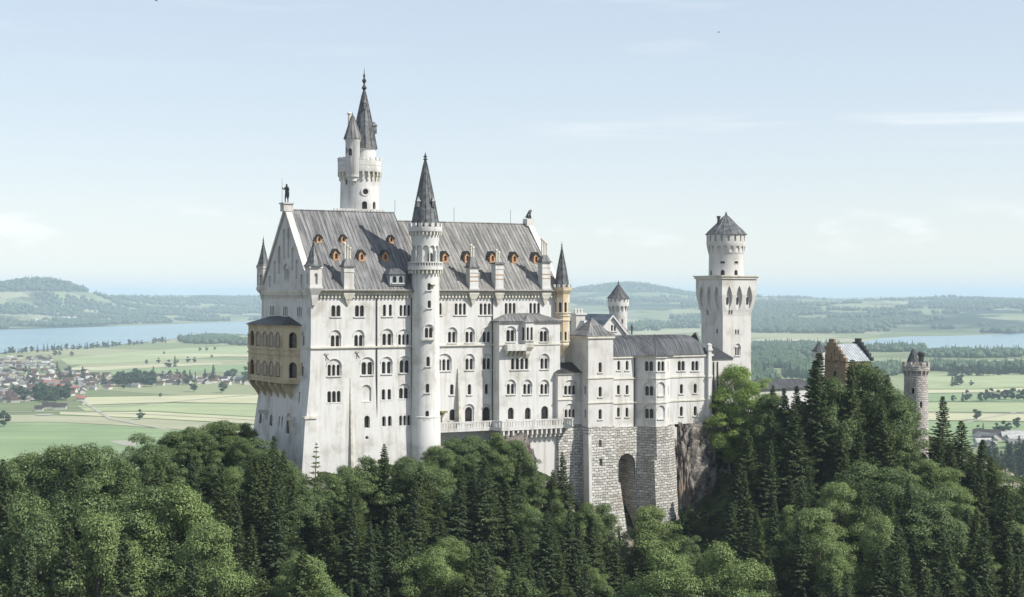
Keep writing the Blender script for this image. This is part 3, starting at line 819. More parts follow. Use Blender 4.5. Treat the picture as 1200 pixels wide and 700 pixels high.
for k in range(6):
    u = lf.len * (k + .1) / 5.4 + .2
    q = lf.P(u, 0, 0); yy = q[1]
    lk.add([(-P + .1, yy - .3, lz0 - .01), (.1, yy - .3, lz0 - .01), (.1, yy - .3, lz0 - 4.2), (-P * .45, yy - .3, lz0 - 2.3), (-P + .1, yy - .3, lz0 - .7),
            (-P + .1, yy + .3, lz0 - .01), (.1, yy + .3, lz0 - .01), (.1, yy + .3, lz0 - 4.2), (-P * .45, yy + .3, lz0 - 2.3), (-P + .1, yy + .3, lz0 - .7)],
           [(0, 1, 2, 3, 4), (9, 8, 7, 6, 5), (0, 5, 6, 1), (1, 6, 7, 2), (2, 7, 8, 3), (3, 8, 9, 4), (4, 9, 5, 0)])
obj('corbel', lk, 'loggia_stone', lo)
# small stone brackets low on the gable
for px, py in ((312.6, 484.5), (344.6, 492.5)):
    u, z = LOW.hit(px, py); m = MB(); LOW.rect(m, u - .25, u + .25, z - 1.2, z + .1, -.5, .5); LOW.rect(m, u - .35, u + .35, z + .01, z + .7, -.5, 1.9); obj('bracket', m, 'limestone', pal)

# terrace with balustrade in front of the right half
YT = -4.2
tx0, Yt = axis(516, -1.6); tx1, _ = axis(641, YT)
zt0 = zat(504.5, depth(tx0, -2)); H = 1.55
tp = [(XT + 2.4, .05), (XT + 2.2, -2.2), (XA0 - 1.5, -2.4), (XA0 - .6, YT - .6), (XA1 - .5, YT - .6), (XA1 + .9, YT - 2.2), (XA1 + 1.4, -1), (XA1 + 1.4, .05)]
o = obj('terrace', MB().prism(tp, zt0 - .45, zt0), 'limewash', pal)
bm_ = MB()
rail = tp[1:7]
for a, b in zip(rail[:-1], rail[1:]):
    f = Facet(a, b); f.rect(bm_, .0, f.len, zt0 + H - .25, zt0 + H, -.28, .0); f.rect(bm_, .0, f.len, zt0 + .01, zt0 + .22, -.28, .02)
    n = max(1, int(f.len / .62))
    for k in range(n):
        u = (k + .5) * f.len / n; w_ = .30 if k % 4 == 0 else .13
        f.rect(bm_, u - w_, u + w_, zt0 + .23, zt0 + H - .26, -.24, -.04)
obj('balustrade', bm_, 'limewash', o)
cbm = MB()
f = Facet(rail[2], rail[3])
for k in range(13):
    u = f.len * (k + .5) / 13
    f.rect(cbm, u - .2, u + .2, zt0 - 1.5, zt0 - .46, -1.3, -.1); f.rect(cbm, u - .2, u + .2, zt0 - 2.1, zt0 - 1.51, -1.3, -.5)
obj('corbel', cbm, 'limestone', o)
sw = MB().box(XA0 + 2.5, XA1 + 1.2, YT + .9, YT + 3, ZB - 8, zt0 - .46)
obj('retaining_wall', sw, 'limestone', o)
# stained door hood at the terrace's left end
u, z = FRONT2.hit(517.6, 497); u += XT
m = MB().box(u - .5, u - .1, -.35, .1, z, z + 2.3).box(u - .5, u + .9, -.8, .1, z + 2.31, z + 2.6)
obj('door_hood', m, 'green_copper', pal)

# ------------------------------------------------------------------ statues
def skin_figure(name, verts, edges, radii, loc, rz, mat, label, cat, scale=1.0, rest=0):
    me = bpy.data.meshes.new(name); me.from_pydata(verts, edges, [])
    o = bpy.data.objects.new(name, me); COL.objects.link(o)
    o.modifiers.new('s', 'SKIN'); m = o.modifiers.new('u', 'SUBSURF'); m.levels = 2; m.render_levels = 2
    for i, r in enumerate(radii): me.skin_vertices[0].data[i].radius = (r, r)
    me.skin_vertices[0].data[0].use_root = True
    bpy.context.view_layer.update()
    me2 = bpy.data.meshes.new_from_object(o.evaluated_get(bpy.context.evaluated_depsgraph_get()))
    bpy.data.objects.remove(o)
    me2.name = name; me2.materials.clear(); me2.materials.append(MATS[mat]); smooth(me2, 80)
    o = bpy.data.objects.new(name, me2); COL.objects.link(o)
    o.location = loc; o.rotation_euler = (0, 0, rz); o.scale = (scale,) * 3
    return tag(o, label, cat)
X, Y = l2w(.25, W / 2)
sv = [(0, 0, .95), (0, 0, 1.2), (0, 0, 1.42), (0, 0, 1.55), (0, -.01, 1.68), (0, -.01, 1.80),
      (.10, 0, .90), (.12, .02, .5), (.13, .03, .06), (.13, -.10, .03), (-.10, 0, .90), (-.14, -.04, .5), (-.15, -.03, .06), (-.15, -.16, .03),
      (.20, 0, 1.43), (.28, -.02, 1.15), (.26, -.16, .95), (-.20, 0, 1.43), (-.34, -.05, 1.25), (-.40, -.2, 1.48)]
se = [(0, 1), (1, 2), (2, 3), (3, 4), (4, 5), (0, 6), (6, 7), (7, 8), (8, 9), (0, 10), (10, 11), (11, 12), (12, 13), (2, 14), (14, 15), (15, 16), (2, 17), (17, 18), (18, 19)]
srad = [.15, .14, .17, .07, .11, .09, .10, .075, .05, .045, .10, .075, .05, .045, .08, .06, .05, .08, .06, .05]
kn = skin_figure('knight_statue', sv, se, srad, (X, Y, ZR1 + 1.45), TH - R(60), 'bronze', 'dark bronze knight with lance and shield standing on the left gable peak', 'statue', 2.1)
obj('lance', MB().tube([(-.40, -.2, .02), (-.40, -.2, 2.35)], [.022, .012], 5), 'bronze', kn)
obj('shield', MB().extr([(.12, -.24, 1.0), (.45, -.24, 1.0), (.45, -.24, .55), (.285, -.24, .22), (.12, -.24, .55)], (0, .05, 0)), 'bronze', kn)
X, Y = l2w(XE - .6, W / 2)
lv = [(0, .25, .45), (0, .05, .75), (0, -.15, 1.0), (0, -.28, 1.28), (0, -.45, 1.38), (0, -.62, 1.33), (.14, -.22, .7), (.15, -.32, .3), (.15, -.42, .05), (-.14, -.22, .7), (-.15, -.32, .3), (-.15, -.42, .05),
      (.22, .25, .38), (.25, -.02, .18), (.24, -.2, .06), (-.22, .25, .38), (-.25, -.02, .18), (-.24, -.2, .06), (0, .5, .2), (0, .68, .35), (.1, -.35, 1.5), (-.1, -.35, 1.5)]
le = [(0, 1), (1, 2), (2, 3), (3, 4), (4, 5), (2, 6), (6, 7), (7, 8), (2, 9), (9, 10), (10, 11), (0, 12), (12, 13), (13, 14), (0, 15), (15, 16), (16, 17), (0, 18), (18, 19), (3, 20), (3, 21)]
lrad = [.26, .25, .28, .27, .19, .11, .12, .09, .09, .12, .09, .09, .17, .10, .09, .17, .10, .09, .05, .06, .05, .05]
skin_figure('lion_statue', lv, le, lrad, (X, Y, ZR2 + 1.18), TH + R(90), 'bronze', 'weathered seated lion on the pedestal at the right end of the long roof', 'statue', 1.35)
# ------------------------------------------------------------------ round stair tower on the facade
def prof(s, Y, pts, eps=0): return [(hw * s, zat(py, Y)) for hw, py in pts]
def cyl_win(bld, cx, cy, r, px, py, n=1, lw=.7, lh=2.0, sp=1.0, hood=0, depth=.5, sill=True, frame='limewash', name='window'):
    Yd = depth_of(cx, cy) - r
    f = cyl_facet(cx, cy, r, px)
    return bld.win(f, 0, 0, n, lw, lh, sp, hood, sill, depth, u=f.mid, z=zat(py, Yd), frame=frame, name=name)
def depth_of(lx, ly): return l2w(lx, ly)[1]

SX, Y = axis(498.4, -.6); SY = -.6; s = Y / F
stw = thing('stair_tower', 'round white stair tower with arcaded gallery and dark pointed spire rising from the long facade', 'tower', (SX, SY, 140))
tb = Bld(stw)
z = lambda p: zat(p, Y)
shaft = MB().lathe(SX, SY, [(18.2 * s, 140)] + prof(s, Y, [(17.8, 490), (17.0, 488), (16.6, 400), (16.4, 317.2), (20.4, 316.9), (20.9, 316.4), (20.9, 312.5)]), 48)
for px, py, n, lh, hd in ((503.0, 340, 1, 1.4, 0), (503.2, 361, 1, 1.5, 0), (502.6, 396, 2, 2.0, 1.0), (501.8, 429.3, 1, 1.9, 0), (501.0, 460.4, 1, 1.8, 0), (500.6, 491, 1, 1.6, 0)):
    cyl_win(tb, SX, SY, 16.6 * s, px, py, n, .62, lh, .85, hd)
obj('shaft', shaft, 'limewash', stw, [tb.c1, tb.c2], 40)
f = cyl_facet(SX, SY, 16.5 * s, 501.5); ml = MB()
f.rect(ml, f.mid - 1.3, f.mid + 1.3, z(398.6), z(396.8), -.6, .45); obj('ledge', ml, 'limewash', stw)
obj('string_course', MB().lathe(SX, SY, [(17.4 * s, z(489.6)), (17.9 * s, z(489)), (17.9 * s, z(487.5)), (17.0 * s, z(487))], 48), 'limewash', stw)
tb = Bld(stw)
drum = MB().lathe(SX, SY, prof(s, Y, [(15.6, 312.4), (15.6, 284), (16.3, 281), (16.3, 272.2), (19.6, 271.9), (19.8, 271.4), (19.8, 266.5), (17.6, 266.4)]), 48)
for k in range(12):
    a = 2 * math.pi * (k + .2) / 12; rr = 15.6 * s * .985
    f = Facet((SX + rr * math.cos(a) + math.sin(a) * 1, SY + rr * math.sin(a) - math.cos(a) * 1), (SX + rr * math.cos(a) - math.sin(a) * 1, SY + rr * math.sin(a) + math.cos(a) * 1))
    f.slab(tb.c1, arch(1, z(310), 1.12, z(288) - z(310)), .6, -.38)
obj('drum', drum, 'limewash', stw, [tb.c1], 40)
obj('blind_arcade', MB().ringboxes(SX, SY, 15.9 * s, 12, .2, .36, z(310), z(294), 2 * math.pi * .7 / 12), 'limewash', stw)
obj('door', MB().extr([cyl_facet(SX, SY, 15.2 * s, 503.6).P(1 + a, zz, .0) for a, zz in arch(0, z(309), .75, 2.1)], (.3, .12, 0)), 'glass_dark', stw)
gal = MB().ringboxes(SX, SY, 20.2 * s, 40, .22, .2, z(312.4), z(308.6)).lathe(SX, SY, prof(s, Y, [(19.5, 308.5), (20.9, 308.4), (20.9, 307.2), (19.5, 307.1)]), 40)
gal.lathe(SX, SY, prof(s, Y, [(19.6, 312.3), (20.7, 312.2), (20.7, 311.6), (19.6, 311.5)]), 40)
obj('gallery', gal, 'limewash', stw)
obj('corbel_table', MB().ringboxes(SX, SY, 17.6 * s, 26, .28, .6, z(276), z(272.3)).ringboxes(SX, SY, 18.2 * s, 26, .30, .7, z(321), z(317.3)), 'stone_trim', stw)
obj('battlement', MB().ringboxes(SX, SY, 18.9 * s, 16, .74, .34, z(266.3), z(262)), 'limewash', stw)
sp = MB(); spire(sp, SX, SY, prof(s, Y, [(16.4, 264.5), (12.0, 240), (7.2, 216), (2.6, 194), (1.0, 188)]), 16, 0, .07); obj('spire', sp, 'spire_metal', stw)
for a in (R(200), R(290), R(20)):
    m = MB(); rr = 12.3 * s; cx, cy = SX + rr * math.cos(a), SY + rr * math.sin(a); zz = z(241)
    m.box(cx - .35, cx + .35, cy - .35, cy + .35, zz - .4, zz + .7).pyramid([(cx - .5, cy - .5), (cx + .5, cy - .5), (cx + .5, cy + .5), (cx - .5, cy + .5)], zz + .71, (cx, cy, zz + 1.7)); obj('spire_dormer', m, 'spire_metal', stw)
fi = MB(); finial(fi, SX, SY, z(188.5), z(178), .55); obj('finial', fi, 'pipe_metal', stw)
# small stained canopy by the gallery
f = cyl_facet(SX, SY, 16.4 * s, 508); m = MB(); f.rect(m, f.mid - .7, f.mid + .1, z(335.5), z(333.8), -.3, .5); obj('canopy', m, 'green_copper', stw)

# ------------------------------------------------------------------ tall round tower behind
NX, Y = axis(421.5, 31); NY = 31; s = Y / F
nt = thing('round_tower', 'tallest round white tower with twin cones behind the palace roof', 'tower', (NX, NY, 150))
z = lambda p: zat(p, Y)
tb = Bld(nt)
sh = MB().lathe(NX, NY, [(23.4 * s, 150)] + prof(s, Y, [(23.2, 260), (22.4, 213), (22.4, 203), (25.4, 202.6), (25.6, 202), (25.6, 195.5), (20, 195.4)]), 48)
f = cyl_facet(NX, NY, 22.6 * s, 428.3)
f.slab(tb.c2, [(f.mid + .62 * math.cos(2 * math.pi * k / 14), z(226) + .62 * math.sin(2 * math.pi * k / 14)) for k in range(14)], .8, -.4)
cyl_win(tb, NX, NY, 22.8 * s, 427.3, 245, 1, 1.0, 1.7, sill=False); cyl_win(tb, NX, NY, 22.8 * s, 438.6, 244.6, 1, .8, 1.6, sill=False)
cyl_win(tb, NX, NY, 22.8 * s, 405.6, 216, 1, .5, 1.2, sill=False)
obj('shaft', sh, 'limewash', nt, [tb.c1, tb.c2], 40)
fr = MB(); ro = [(f.mid + 1.0 * math.cos(2 * math.pi * k / 16), z(226) + 1.0 * math.sin(2 * math.pi * k / 16)) for k in range(16)]; ri = [(f.mid + .64 * math.cos(2 * math.pi * k / 16), z(226) + .64 * math.sin(2 * math.pi * k / 16)) for k in range(16)]
f.slab(fr, ro + [ro[0]] + [ri[0]] + ri[::-1], -.25, .12); o = obj('round_window', fr, 'limestone', nt)
obj('pane', MB().extr([f.P(f.mid + .6 * math.cos(2 * math.pi * k / 14), z(226) + .6 * math.sin(2 * math.pi * k / 14), -.35) for k in range(14)], (f.n[0] * .04, f.n[1] * .04, 0)), 'glass_dark', o)
mc = MB()
for k in range(24):
    MB.ringboxes(mc, NX, NY, 24.0 * s, 1, .34, .62, z(207.5), z(202.7), 2 * math.pi * k / 24); MB.ringboxes(mc, NX, NY, 23.2 * s, 1, .34, .34, z(212.5), z(207.52), 2 * math.pi * k / 24)
obj('corbel_table', mc, 'stone_trim', nt)
obj('parapet', MB().lathe(NX, NY, prof(s, Y, [(24.2, 195.3), (25.6, 195.2), (25.6, 189.5), (24.2, 189.4)]), 48).ringboxes(NX, NY, 24.9 * s, 18, 1.05, .3, z(189.3), z(185.6)), 'limewash', nt)
# upper drum with the main cone
UX, _ = axis(426.8, NY + .6); UY = NY + .6
dr = MB().lathe(UX, UY, prof(s, Y, [(13.6, 195.6), (13.6, 176), (14.6, 175), (14.6, 174)]), 36); obj('drum', dr, 'limewash', nt, (), 40)
sp = MB(); spire(sp, UX, UY, prof(s, Y, [(15.6, 174.2), (14.2, 168), (8.6, 138), (3.0, 112), (1.2, 106)]), 12, .2, .08); obj('spire', sp, 'spire_metal', nt)
m = MB(); cx, cy = UX + 11.2 * s * math.cos(R(-30)), UY + 11.2 * s * math.sin(R(-30)); zz = z(152)
m.box(cx - .5, cx + .5, cy - .5, cy + .5, zz - .8, zz + .9).pyramid([(cx - .7, cy - .7), (cx + .7, cy - .7), (cx + .7, cy + .7), (cx - .7, cy + .7)], zz + .91, (cx, cy, zz + 1.9)); obj('spire_dormer', m, 'spire_metal', nt)
m = MB(); cx, cy = UX + 6.5 * s * math.cos(R(-110)), UY + 6.5 * s * math.sin(R(-110)); zz = z(124)
m.box(cx - .3, cx + .3, cy - .3, cy + .3, zz - .8, zz + .6).pyramid([(cx - .45, cy - .45), (cx + .45, cy - .45), (cx + .45, cy + .45), (cx - .45, cy + .45)], zz + .61, (cx, cy, zz + 1.3)); obj('spire_dormer', m, 'spire_metal', nt)
fi = MB(); finial(fi, UX, UY, z(107), z(78), .62); obj('finial', fi, 'pipe_metal', nt)
# attached stair turret with its own small cone
TX, Yt2 = axis(413.2, NY - 3.0); TY = NY - 3.0
s2 = Yt2 / F; z2 = lambda p: zat(p, Yt2)
tb = Bld(nt)
tr = MB().lathe(TX, TY, [(2.0 * s2, z2(216)), (2.6 * s2, z2(213)), (5.2 * s2, z2(212.6)), (5.8 * s2, z2(208)), (7.6 * s2, z2(207.6)), (8.0 * s2, z2(203)), (8.4 * s2, z2(202.5)), (8.4 * s2, z2(166)), (9.6 * s2, z2(164.5)), (9.6 * s2, z2(163.5))], 36)
cyl_win(tb, TX, TY, 8.4 * s2, 410.2, 182.5, 1, .75, 1.6, sill=False); cyl_win(tb, TX, TY, 8.4 * s2, 406.0, 180, 1, .6, 1.4, sill=False)
o = obj('turret', tr, 'limewash', nt, [tb.c1, tb.c2], 40)
sp = MB(); spire(sp, TX, TY, [(10.6 * s2, z2(163.4)), (6.0 * s2, z2(149.5)), (.3, z2(136))], 12, 0, .06); obj('turret_roof', sp, 'sheet_roof', o)
fi = MB(); finial(fi, TX, TY, z2(137), z2(131), .22); obj('finial', fi, 'pipe_metal', o)
cx, _ = axis(409.4, NY + 1.5); obj('chimney_pipe', MB().tube([(cx, NY + 1.5, z(190)), (cx, NY + 1.5, z(134))], .34, 8).lathe(cx, NY + 1.5, [(.5, z(134)), (.55, z(132.5)), (.2, z(131))], 8), 'stone_trim', nt)
# square platform round its foot
a0, _ = axis(392, NY - 5); a1, _ = axis(449, NY - 5)
m = MB().box(a0, a1, NY - 5, NY + 5, 160, z(252)).box(a0 - .3, a1 + .3, NY - 5.3, NY + 5.3, z(252) + .01, z(250.6))
pb = MB().box(a0 - .2, a1 + .2, NY - 5.2, NY - 4.9, z(250.5), z(246.6)); c = MB()
for k in range(16):
    xx = a0 + (k + .5) * (a1 - a0) / 16; c.box(xx - .18, xx + .18, NY - 5.6, NY - 4.6, z(249.6), z(247.8))
obj('platform', m, 'limestone', nt); obj('balustrade', pb, 'limestone', nt, [c])

# ------------------------------------------------------------------ square tower with round top
qx, Yq = axis(847.0, 22); qa = 8.6
sq = thing('square_tower', 'pale square tower with pointed niches, topped by a round crenellated lookout', 'tower', (qx + qa / 2, 22 + qa / 2, 140))
x0, x1, y0, y1 = qx, qx + qa, 22, 22 + qa
z = lambda p: zat(p, Yq)
e = .95
body = MB()
rr_ = lambda d, zz: [(x0 - d, y0 - d, zz), (x1 + d, y0 - d, zz), (x1 + d, y1 + d, zz), (x0 - d, y1 + d, zz)]
body.loft([rr_(0, 140), rr_(0, z(371)), rr_(.12, z(366)), rr_(e, z(346)), rr_(e, z(327))])
tb = Bld(sq)
fF = Facet((x0, y0 - .02), (x1, y0 - .02)); fL = Facet((x0 - .02, y1), (x0 - .02, y0))
for f in (fF, fL):
    for k in range(3):
        u = qa * (k + .5) / 3 * 1.06 - qa * .03; wv = 2.0; zb, zt = z(364), z(335)
        pts = []
        for q in range(13):
            t = q / 12; pts.append((u + wv / 2 * math.sin(math.pi * min(1, t ** .8)) ** .75 if 0 < t < 1 else u, zb + (zt - zb) * t))
        for q in range(11, 0, -1):
            t = q / 12; pts.append((u - wv / 2 * math.sin(math.pi * min(1, t ** .8)) ** .75, zb + (zt - zb) * t))
        f.slab(tb.c1, pts, 2.0, .06)
        if f is fF: obj('niche_window', MB().extr([f.P(a, b, .10) for a, b in arch(u, z(357), .55, 1.8)], (0, -.05, 0)), 'glass_dark', sq)
for px, py, n in ((854.4, 368.6, 1), (857.2, 368.6, 1), (862.4, 391.5, 1), (865.2, 391.5, 1)): tb.win(fF, px, py, n, .45, 1.1, 1, 0, sill=False, frame='limestone')
tb.win(fF, 864.4, 416.5, 2, .5, 2.0, .7, 1.2, frame='limestone')
for px, py in ((829.5, 369), (840.2, 391)): tb.win(fL, px, py, 1, .6, 1.2, 1, 0, sill=False, frame='limestone')
obj('shaft', body, 'limestone', sq, [tb.c1, tb.c2])
obj('cornice', MB().box(x0 - e - .3, x1 + e + .3, y0 - e - .3, y1 + e + .3, z(326.9), z(324.4)).box(x0 - e - .55, x1 + e + .55, y0 - e - .55, y1 + e + .55, z(324.3), z(323)), 'stone_trim', sq)
qcx, qcy = (x0 + x1) / 2, (y0 + y1) / 2
YQ = depth_of(qcx, qcy); s = YQ / F; z = lambda p: zat(p, YQ)
tb = Bld(sq)
rd = MB().lathe(qcx, qcy, prof(s, YQ, [(20.4, 324.2), (20.0, 300), (20.4, 297.6), (20.8, 297), (22.6, 288), (22.9, 287), (22.9, 275.6)]), 48)
for k in range(18):
    a = 2 * math.pi * k / 18; f = Facet((qcx + 22.9 * s * math.cos(a) + math.sin(a), qcy + 22.9 * s * math.sin(a) - math.cos(a)), (qcx + 22.9 * s * math.cos(a) - math.sin(a), qcy + 22.9 * s * math.sin(a) + math.cos(a)))
    f.rect(tb.c1, .72, 1.28, z(283.4), z(276.6), .4, -.5)
    a += math.pi / 18; rr = 22.9
    f = Facet((qcx + rr * s * math.cos(a) + math.sin(a), qcy + rr * s * math.sin(a) - math.cos(a)), (qcx + rr * s * math.cos(a) - math.sin(a), qcy + rr * s * math.sin(a) + math.cos(a)))
    f.slab(tb.c2, arch(1, z(296), 1.0, 1.55), .3, -.50)
for px, py, lw, lh in ((846.8, 322.6, .9, 1.3), (862.6, 322.6, .9, 1.3), (846.8, 309, 1.0, .55), (863, 309, 1.0, .55), (833.4, 322.6, .8, 1.2)):
    cyl_win(tb, qcx, qcy, 20.1 * s, px, py, 1, lw, lh, sill=False, frame='limestone')
obj('lookout', rd, 'limestone', sq, [tb.c1, tb.c2], 40)
sp = MB(); spire(sp, qcx, qcy, prof(s, YQ, [(24.6, 275.4), (21, 271.5), (11.5, 262.5), (4.5, 255), (.6, 252)]), 16, 0, .07); obj('roof', sp, 'spire_metal', sq)
fi = MB(); finial(fi, qcx, qcy, z(252.6), z(247.6), .4); obj('finial', fi, 'pipe_metal', sq)
cx, _ = axis(842.2, qcy); obj('chimney', MB().tube([(cx, qcy, z(268)), (cx, qcy, z(255.5))], .36, 8).lathe(cx, qcy, [(.5, z(255.4)), (.62, z(254.6)), (.3, z(253.4))], 8), 'pipe_metal', sq)

# ------------------------------------------------------------------ bower house: annex, square turret, bay and right block
BX, _ = axis(760, -2)
bow = thing('bower_house', 'pale three-storey stone house on a rusticated masonry base, right of the palace', 'house', (BX, -2, 120))
bb = Bld(bow)
def wall_poly(name, plan, z0, z1, mat, bld=None, sm=0):
    o = obj(name, MB().prism(plan, z0, z1), mat, bow, [bld.c1, bld.c2] if bld else ())
    if bld: bld.reset()
    return o
YA = -3.6                                         # annex front
p0, _ = axis(644.6, -1.0); p1, Ya = axis(653.6, YA); p2, _ = axis(684, YA)
zA = zat(437.5, Ya); zAb = zat(498.5, Ya)
annex = [(p0, .0), (p0, -1.0), (p1, YA), (p2 + 1.5, YA), (p2 + 1.5, 6), (p0, 6)]
annex = [(p0, 6), (p0, -1.0), (p1, YA), (p2 + 1.5, YA), (p2 + 1.5, 6)]
fA = Facet((p1, YA), (p2, YA)); fA2 = Facet((p0, -1.0), (p1, YA))
bb.win(fA, 668.4, 462.5, 3, .72, 1.9, 1.0, 1.5); bb.win(fA, 668.4, 489.2, 3, .62, 1.7, .92, 1.5); bb.win(fA2, 647.4, 489.5, 1, .5, 1.6, 1, 0)
wall_poly('wall', annex, zAb, zA, 'limestone', bb)
obj('masonry_base', MB().loft([[(x + dx, y - d, zz) for (x, y), dx in zip(annex, (-d * .3, -d * .3, 0, 0, 0))] for d, zz in ((1.0, 128), (.25, zAb - .01))]), 'rusticated', bow)
zs = zat(467.6, Ya)
obj('string_course', MB().prism([(p0 - .15, -.9), (p0 - .15, -1.1), (p1 - .1, YA - .18), (p2 + .1, YA - .18), (p2 + .1, YA + .2), (p0 + .1, -.8)], zs - .3, zs), 'stone_trim', bow)
zt_ = zat(426, Ya)
ar = MB().add([(p0 - .5, -1.2, zA + .01), (p1 - .2, YA - .5, zA + .01), (p2 + .2, YA - .5, zA + .01), (p2 + .2, .05, zA + .01), (p0 - .5, .05, zA + .01), (p1 + 2.2, .04, zt_), (p2 + .2, .04, zt_)],
              [(0, 1, 5), (1, 2, 6, 5), (2, 3, 6), (4, 0, 5), (3, 4, 5, 6), (4, 3, 2, 1, 0)])
obj('annex_roof', ar, 'dark_roof', bow)
obj('annex_eave', MB().prism([(p0 - .3, -.6), (p0 - .3, -1.1), (p1 - .1, YA - .3), (p2 + .1, YA - .3), (p2 + .1, YA + .3)], zA - .3, zA), 'stone_trim', bow)

# square turret
YQ_ = -6.4
q0, Yb = axis(689.4, YQ_); q1, _ = axis(718.6, YQ_); zq1 = zat(397, Yb); zq0 = zat(500.5, Yb)
fQ = Facet((q0, YQ_), (q1, YQ_)); fQL = Facet((q0, 2), (q0, YQ_))
for px, py in ((703.4, 436.4), (703.4, 465), (703.4, 491.4)): bb.win(fQ, px, py, 1, .72, 2.1, 1, 0, frame='limestone')
for px, py in ((685.8, 462), (686, 489)): bb.win(fQL, px, py, 1, .6, 1.7, 1, 0, frame='limestone')
wall_poly('wall', [(q0, 3), (q0, YQ_), (q1, YQ_), (q1, 3)], zq0, zq1, 'limestone', bb)
m = MB()
for py in (442.5, 471.5): zz = zat(py, Yb); m.box(q0 - .16, q1 + .16, YQ_ - .18, -2.6, zz - .3, zz)
m.box(q0 - .3, q1 + .3, YQ_ - .3, 3.2, zq1 + .01, zq1 + .5); obj('string_course', m, 'stone_trim', bow)
tr = MB(); ccx, ccy = (q0 + q1) / 2, (YQ_ + 3) / 2 - 1.5
hx, hy = (q1 - q0) / 2 + .6, 4.0
ycen = YQ_ + 3.6
def sqring(k, zz): return [(ccx - hx * k, ycen - hy * k, zz), (ccx + hx * k, ycen - hy * k, zz), (ccx + hx * k, ycen + hy * k, zz), (ccx - hx * k, ycen + hy * k, zz)]
z = lambda p: zat(p, depth_of(ccx, ycen))
tr.loft([sqring(1.0, zq1 + .51), sqring(.98, zq1 + .7), sqring(.62, z(387.5)), sqring(.38, z(381.5)), sqring(.02, z(372.5))])
for k in range(9):
    t = -0.9 + k * .225
    tr.tube([(ccx + hx * t, ycen - hy * 1.0, zq1 + .72), (ccx + hx * t * .62, ycen - hy * .62, z(387.5) + .02), (ccx + hx * t * .38, ycen - hy * .38, z(381.5) + .02)], .06, 4)
obj('turret_roof', tr, 'sheet_roof', bow)
obj('finial', MB().lathe(ccx, ycen, [(.2, z(374)), (.1, z(372)), (.03, z(369.5))], 6), 'pipe_metal', bow)
# turret's masonry base: battered, with plain quoin strips and slit windows
c = MB(); fB = Facet((q0, YQ_ - .9), (q1, YQ_ - .9))
for px, py in ((704.4, 520.6), (704.4, 542.4)):
    u, zz = fB.hit(px, py); fB.rect(c, u - .35, u + .35, zz - .6, zz + .8, 2, -1.0)
base_t = MB().loft([[(q0 - d * .45, YQ_ - d, zz), (q1 + .3, YQ_ - d, zz), (q1 + .3, 3, zz), (q0 - d * .45, 3, zz)] for d, zz in ((2.6, 122), (.35, zq0 - .01))])
obj('masonry_base', base_t, 'rusticated', bow, [c])
m = MB().loft([[(q0 - d * .45 - .12, YQ_ - d - .1, zz), (q0 - d * .45 + .6, YQ_ - d - .1, zz), (q0 - d * .45 + .6, YQ_ - d + 2.0, zz), (q0 - d * .45 - .12, YQ_ - d + 2.0, zz)] for d, zz in ((2.6, 126), (.55, zat(510.5, Yb)))])
obj('quoin_strip', m, 'limestone', bow)

# middle wall, canted bay and right block
YM = -2.6
r0 = q1 - .2; r1, Yc = axis(745.4, YM); rb1, _ = axis(768.6, YM - 3.4); rb2, _ = axis(779.6, YM - 3.4); rb3, _ = axis(785.5, YM); r3, _ = axis(834.2, YM)
zM1 = zat(417.6, Yc); zM0 = zat(499.5, Yc)
main = [(r0, 7), (r0, YM), (r1, YM), (rb1, YM - 3.4), (rb2, YM - 3.4), (rb3, YM), (r3, YM), (r3, 7)]
fM = Facet((r0, YM), (r1, YM)); fC = Facet((r1, YM), (rb1, YM - 3.4)); fD = Facet((rb1, YM - 3.4), (rb2, YM - 3.4)); fE = Facet((rb2, YM - 3.4), (rb3, YM)); fG = Facet((rb3, YM), (r3, YM))
for px, py in ((725.2, 433.8), (735, 433.8), (724.8, 462.2), (735, 462.2), (724.8, 488.6), (734.8, 488.6)): bb.win(fM, px, py, 1, .66, 2.0, 1, 0, frame='limestone')
for py, hd in ((435, 0), (464, 1.2), (490.6, 1.2)): bb.win(fC, 760.4, py, 2, .74, 2.1, .98, hd, frame='limestone')
bb.win(fD, 774.6, 435, 2, .7, 2.1, .98, 0)
for py in (463.6, 490.8): bb.win(fD, 774.6, py, 1, 1.2, 2.2, 1, 1.0, blind=True)
for py in (434.6, 463, 488.8): bb.win(fE, 783, py, 1, .4, 2.1, 1, 0, sill=False)
for px in (798.4, 814.4): bb.win(fG, px, 434.4, 2, .78, 2.1, 1.02, 0)
for px, pys in ((798.6, (461.4, 487.6)), (814.8, (460.8, 487.2))):
    for py in pys: bb.win(fG, px, py, 1, .74, 2.1, 1, 0)
wall_poly('wall', main, zM0, zM1, 'limewash', bb)
m = MB()
def follow(d, za, zb_):
    m.prism([(r0 + .1, YM + .3), (r0 + .1, YM - d), (r1 - d * .3, YM - d), (rb1 - d * .4, YM - 3.4 - d), (rb2 + d * .4, YM - 3.4 - d), (rb3 + d * .5, YM - d), (r3 + d, YM - d), (r3 + d, YM + .3)], za, zb_)
for py in (442.4, 470.8): zz = zat(py, Yc); follow(.17, zz - .32, zz)
follow(.3, zM1 - .35, zM1 + .12); obj('string_course', m, 'stone_trim', bow)
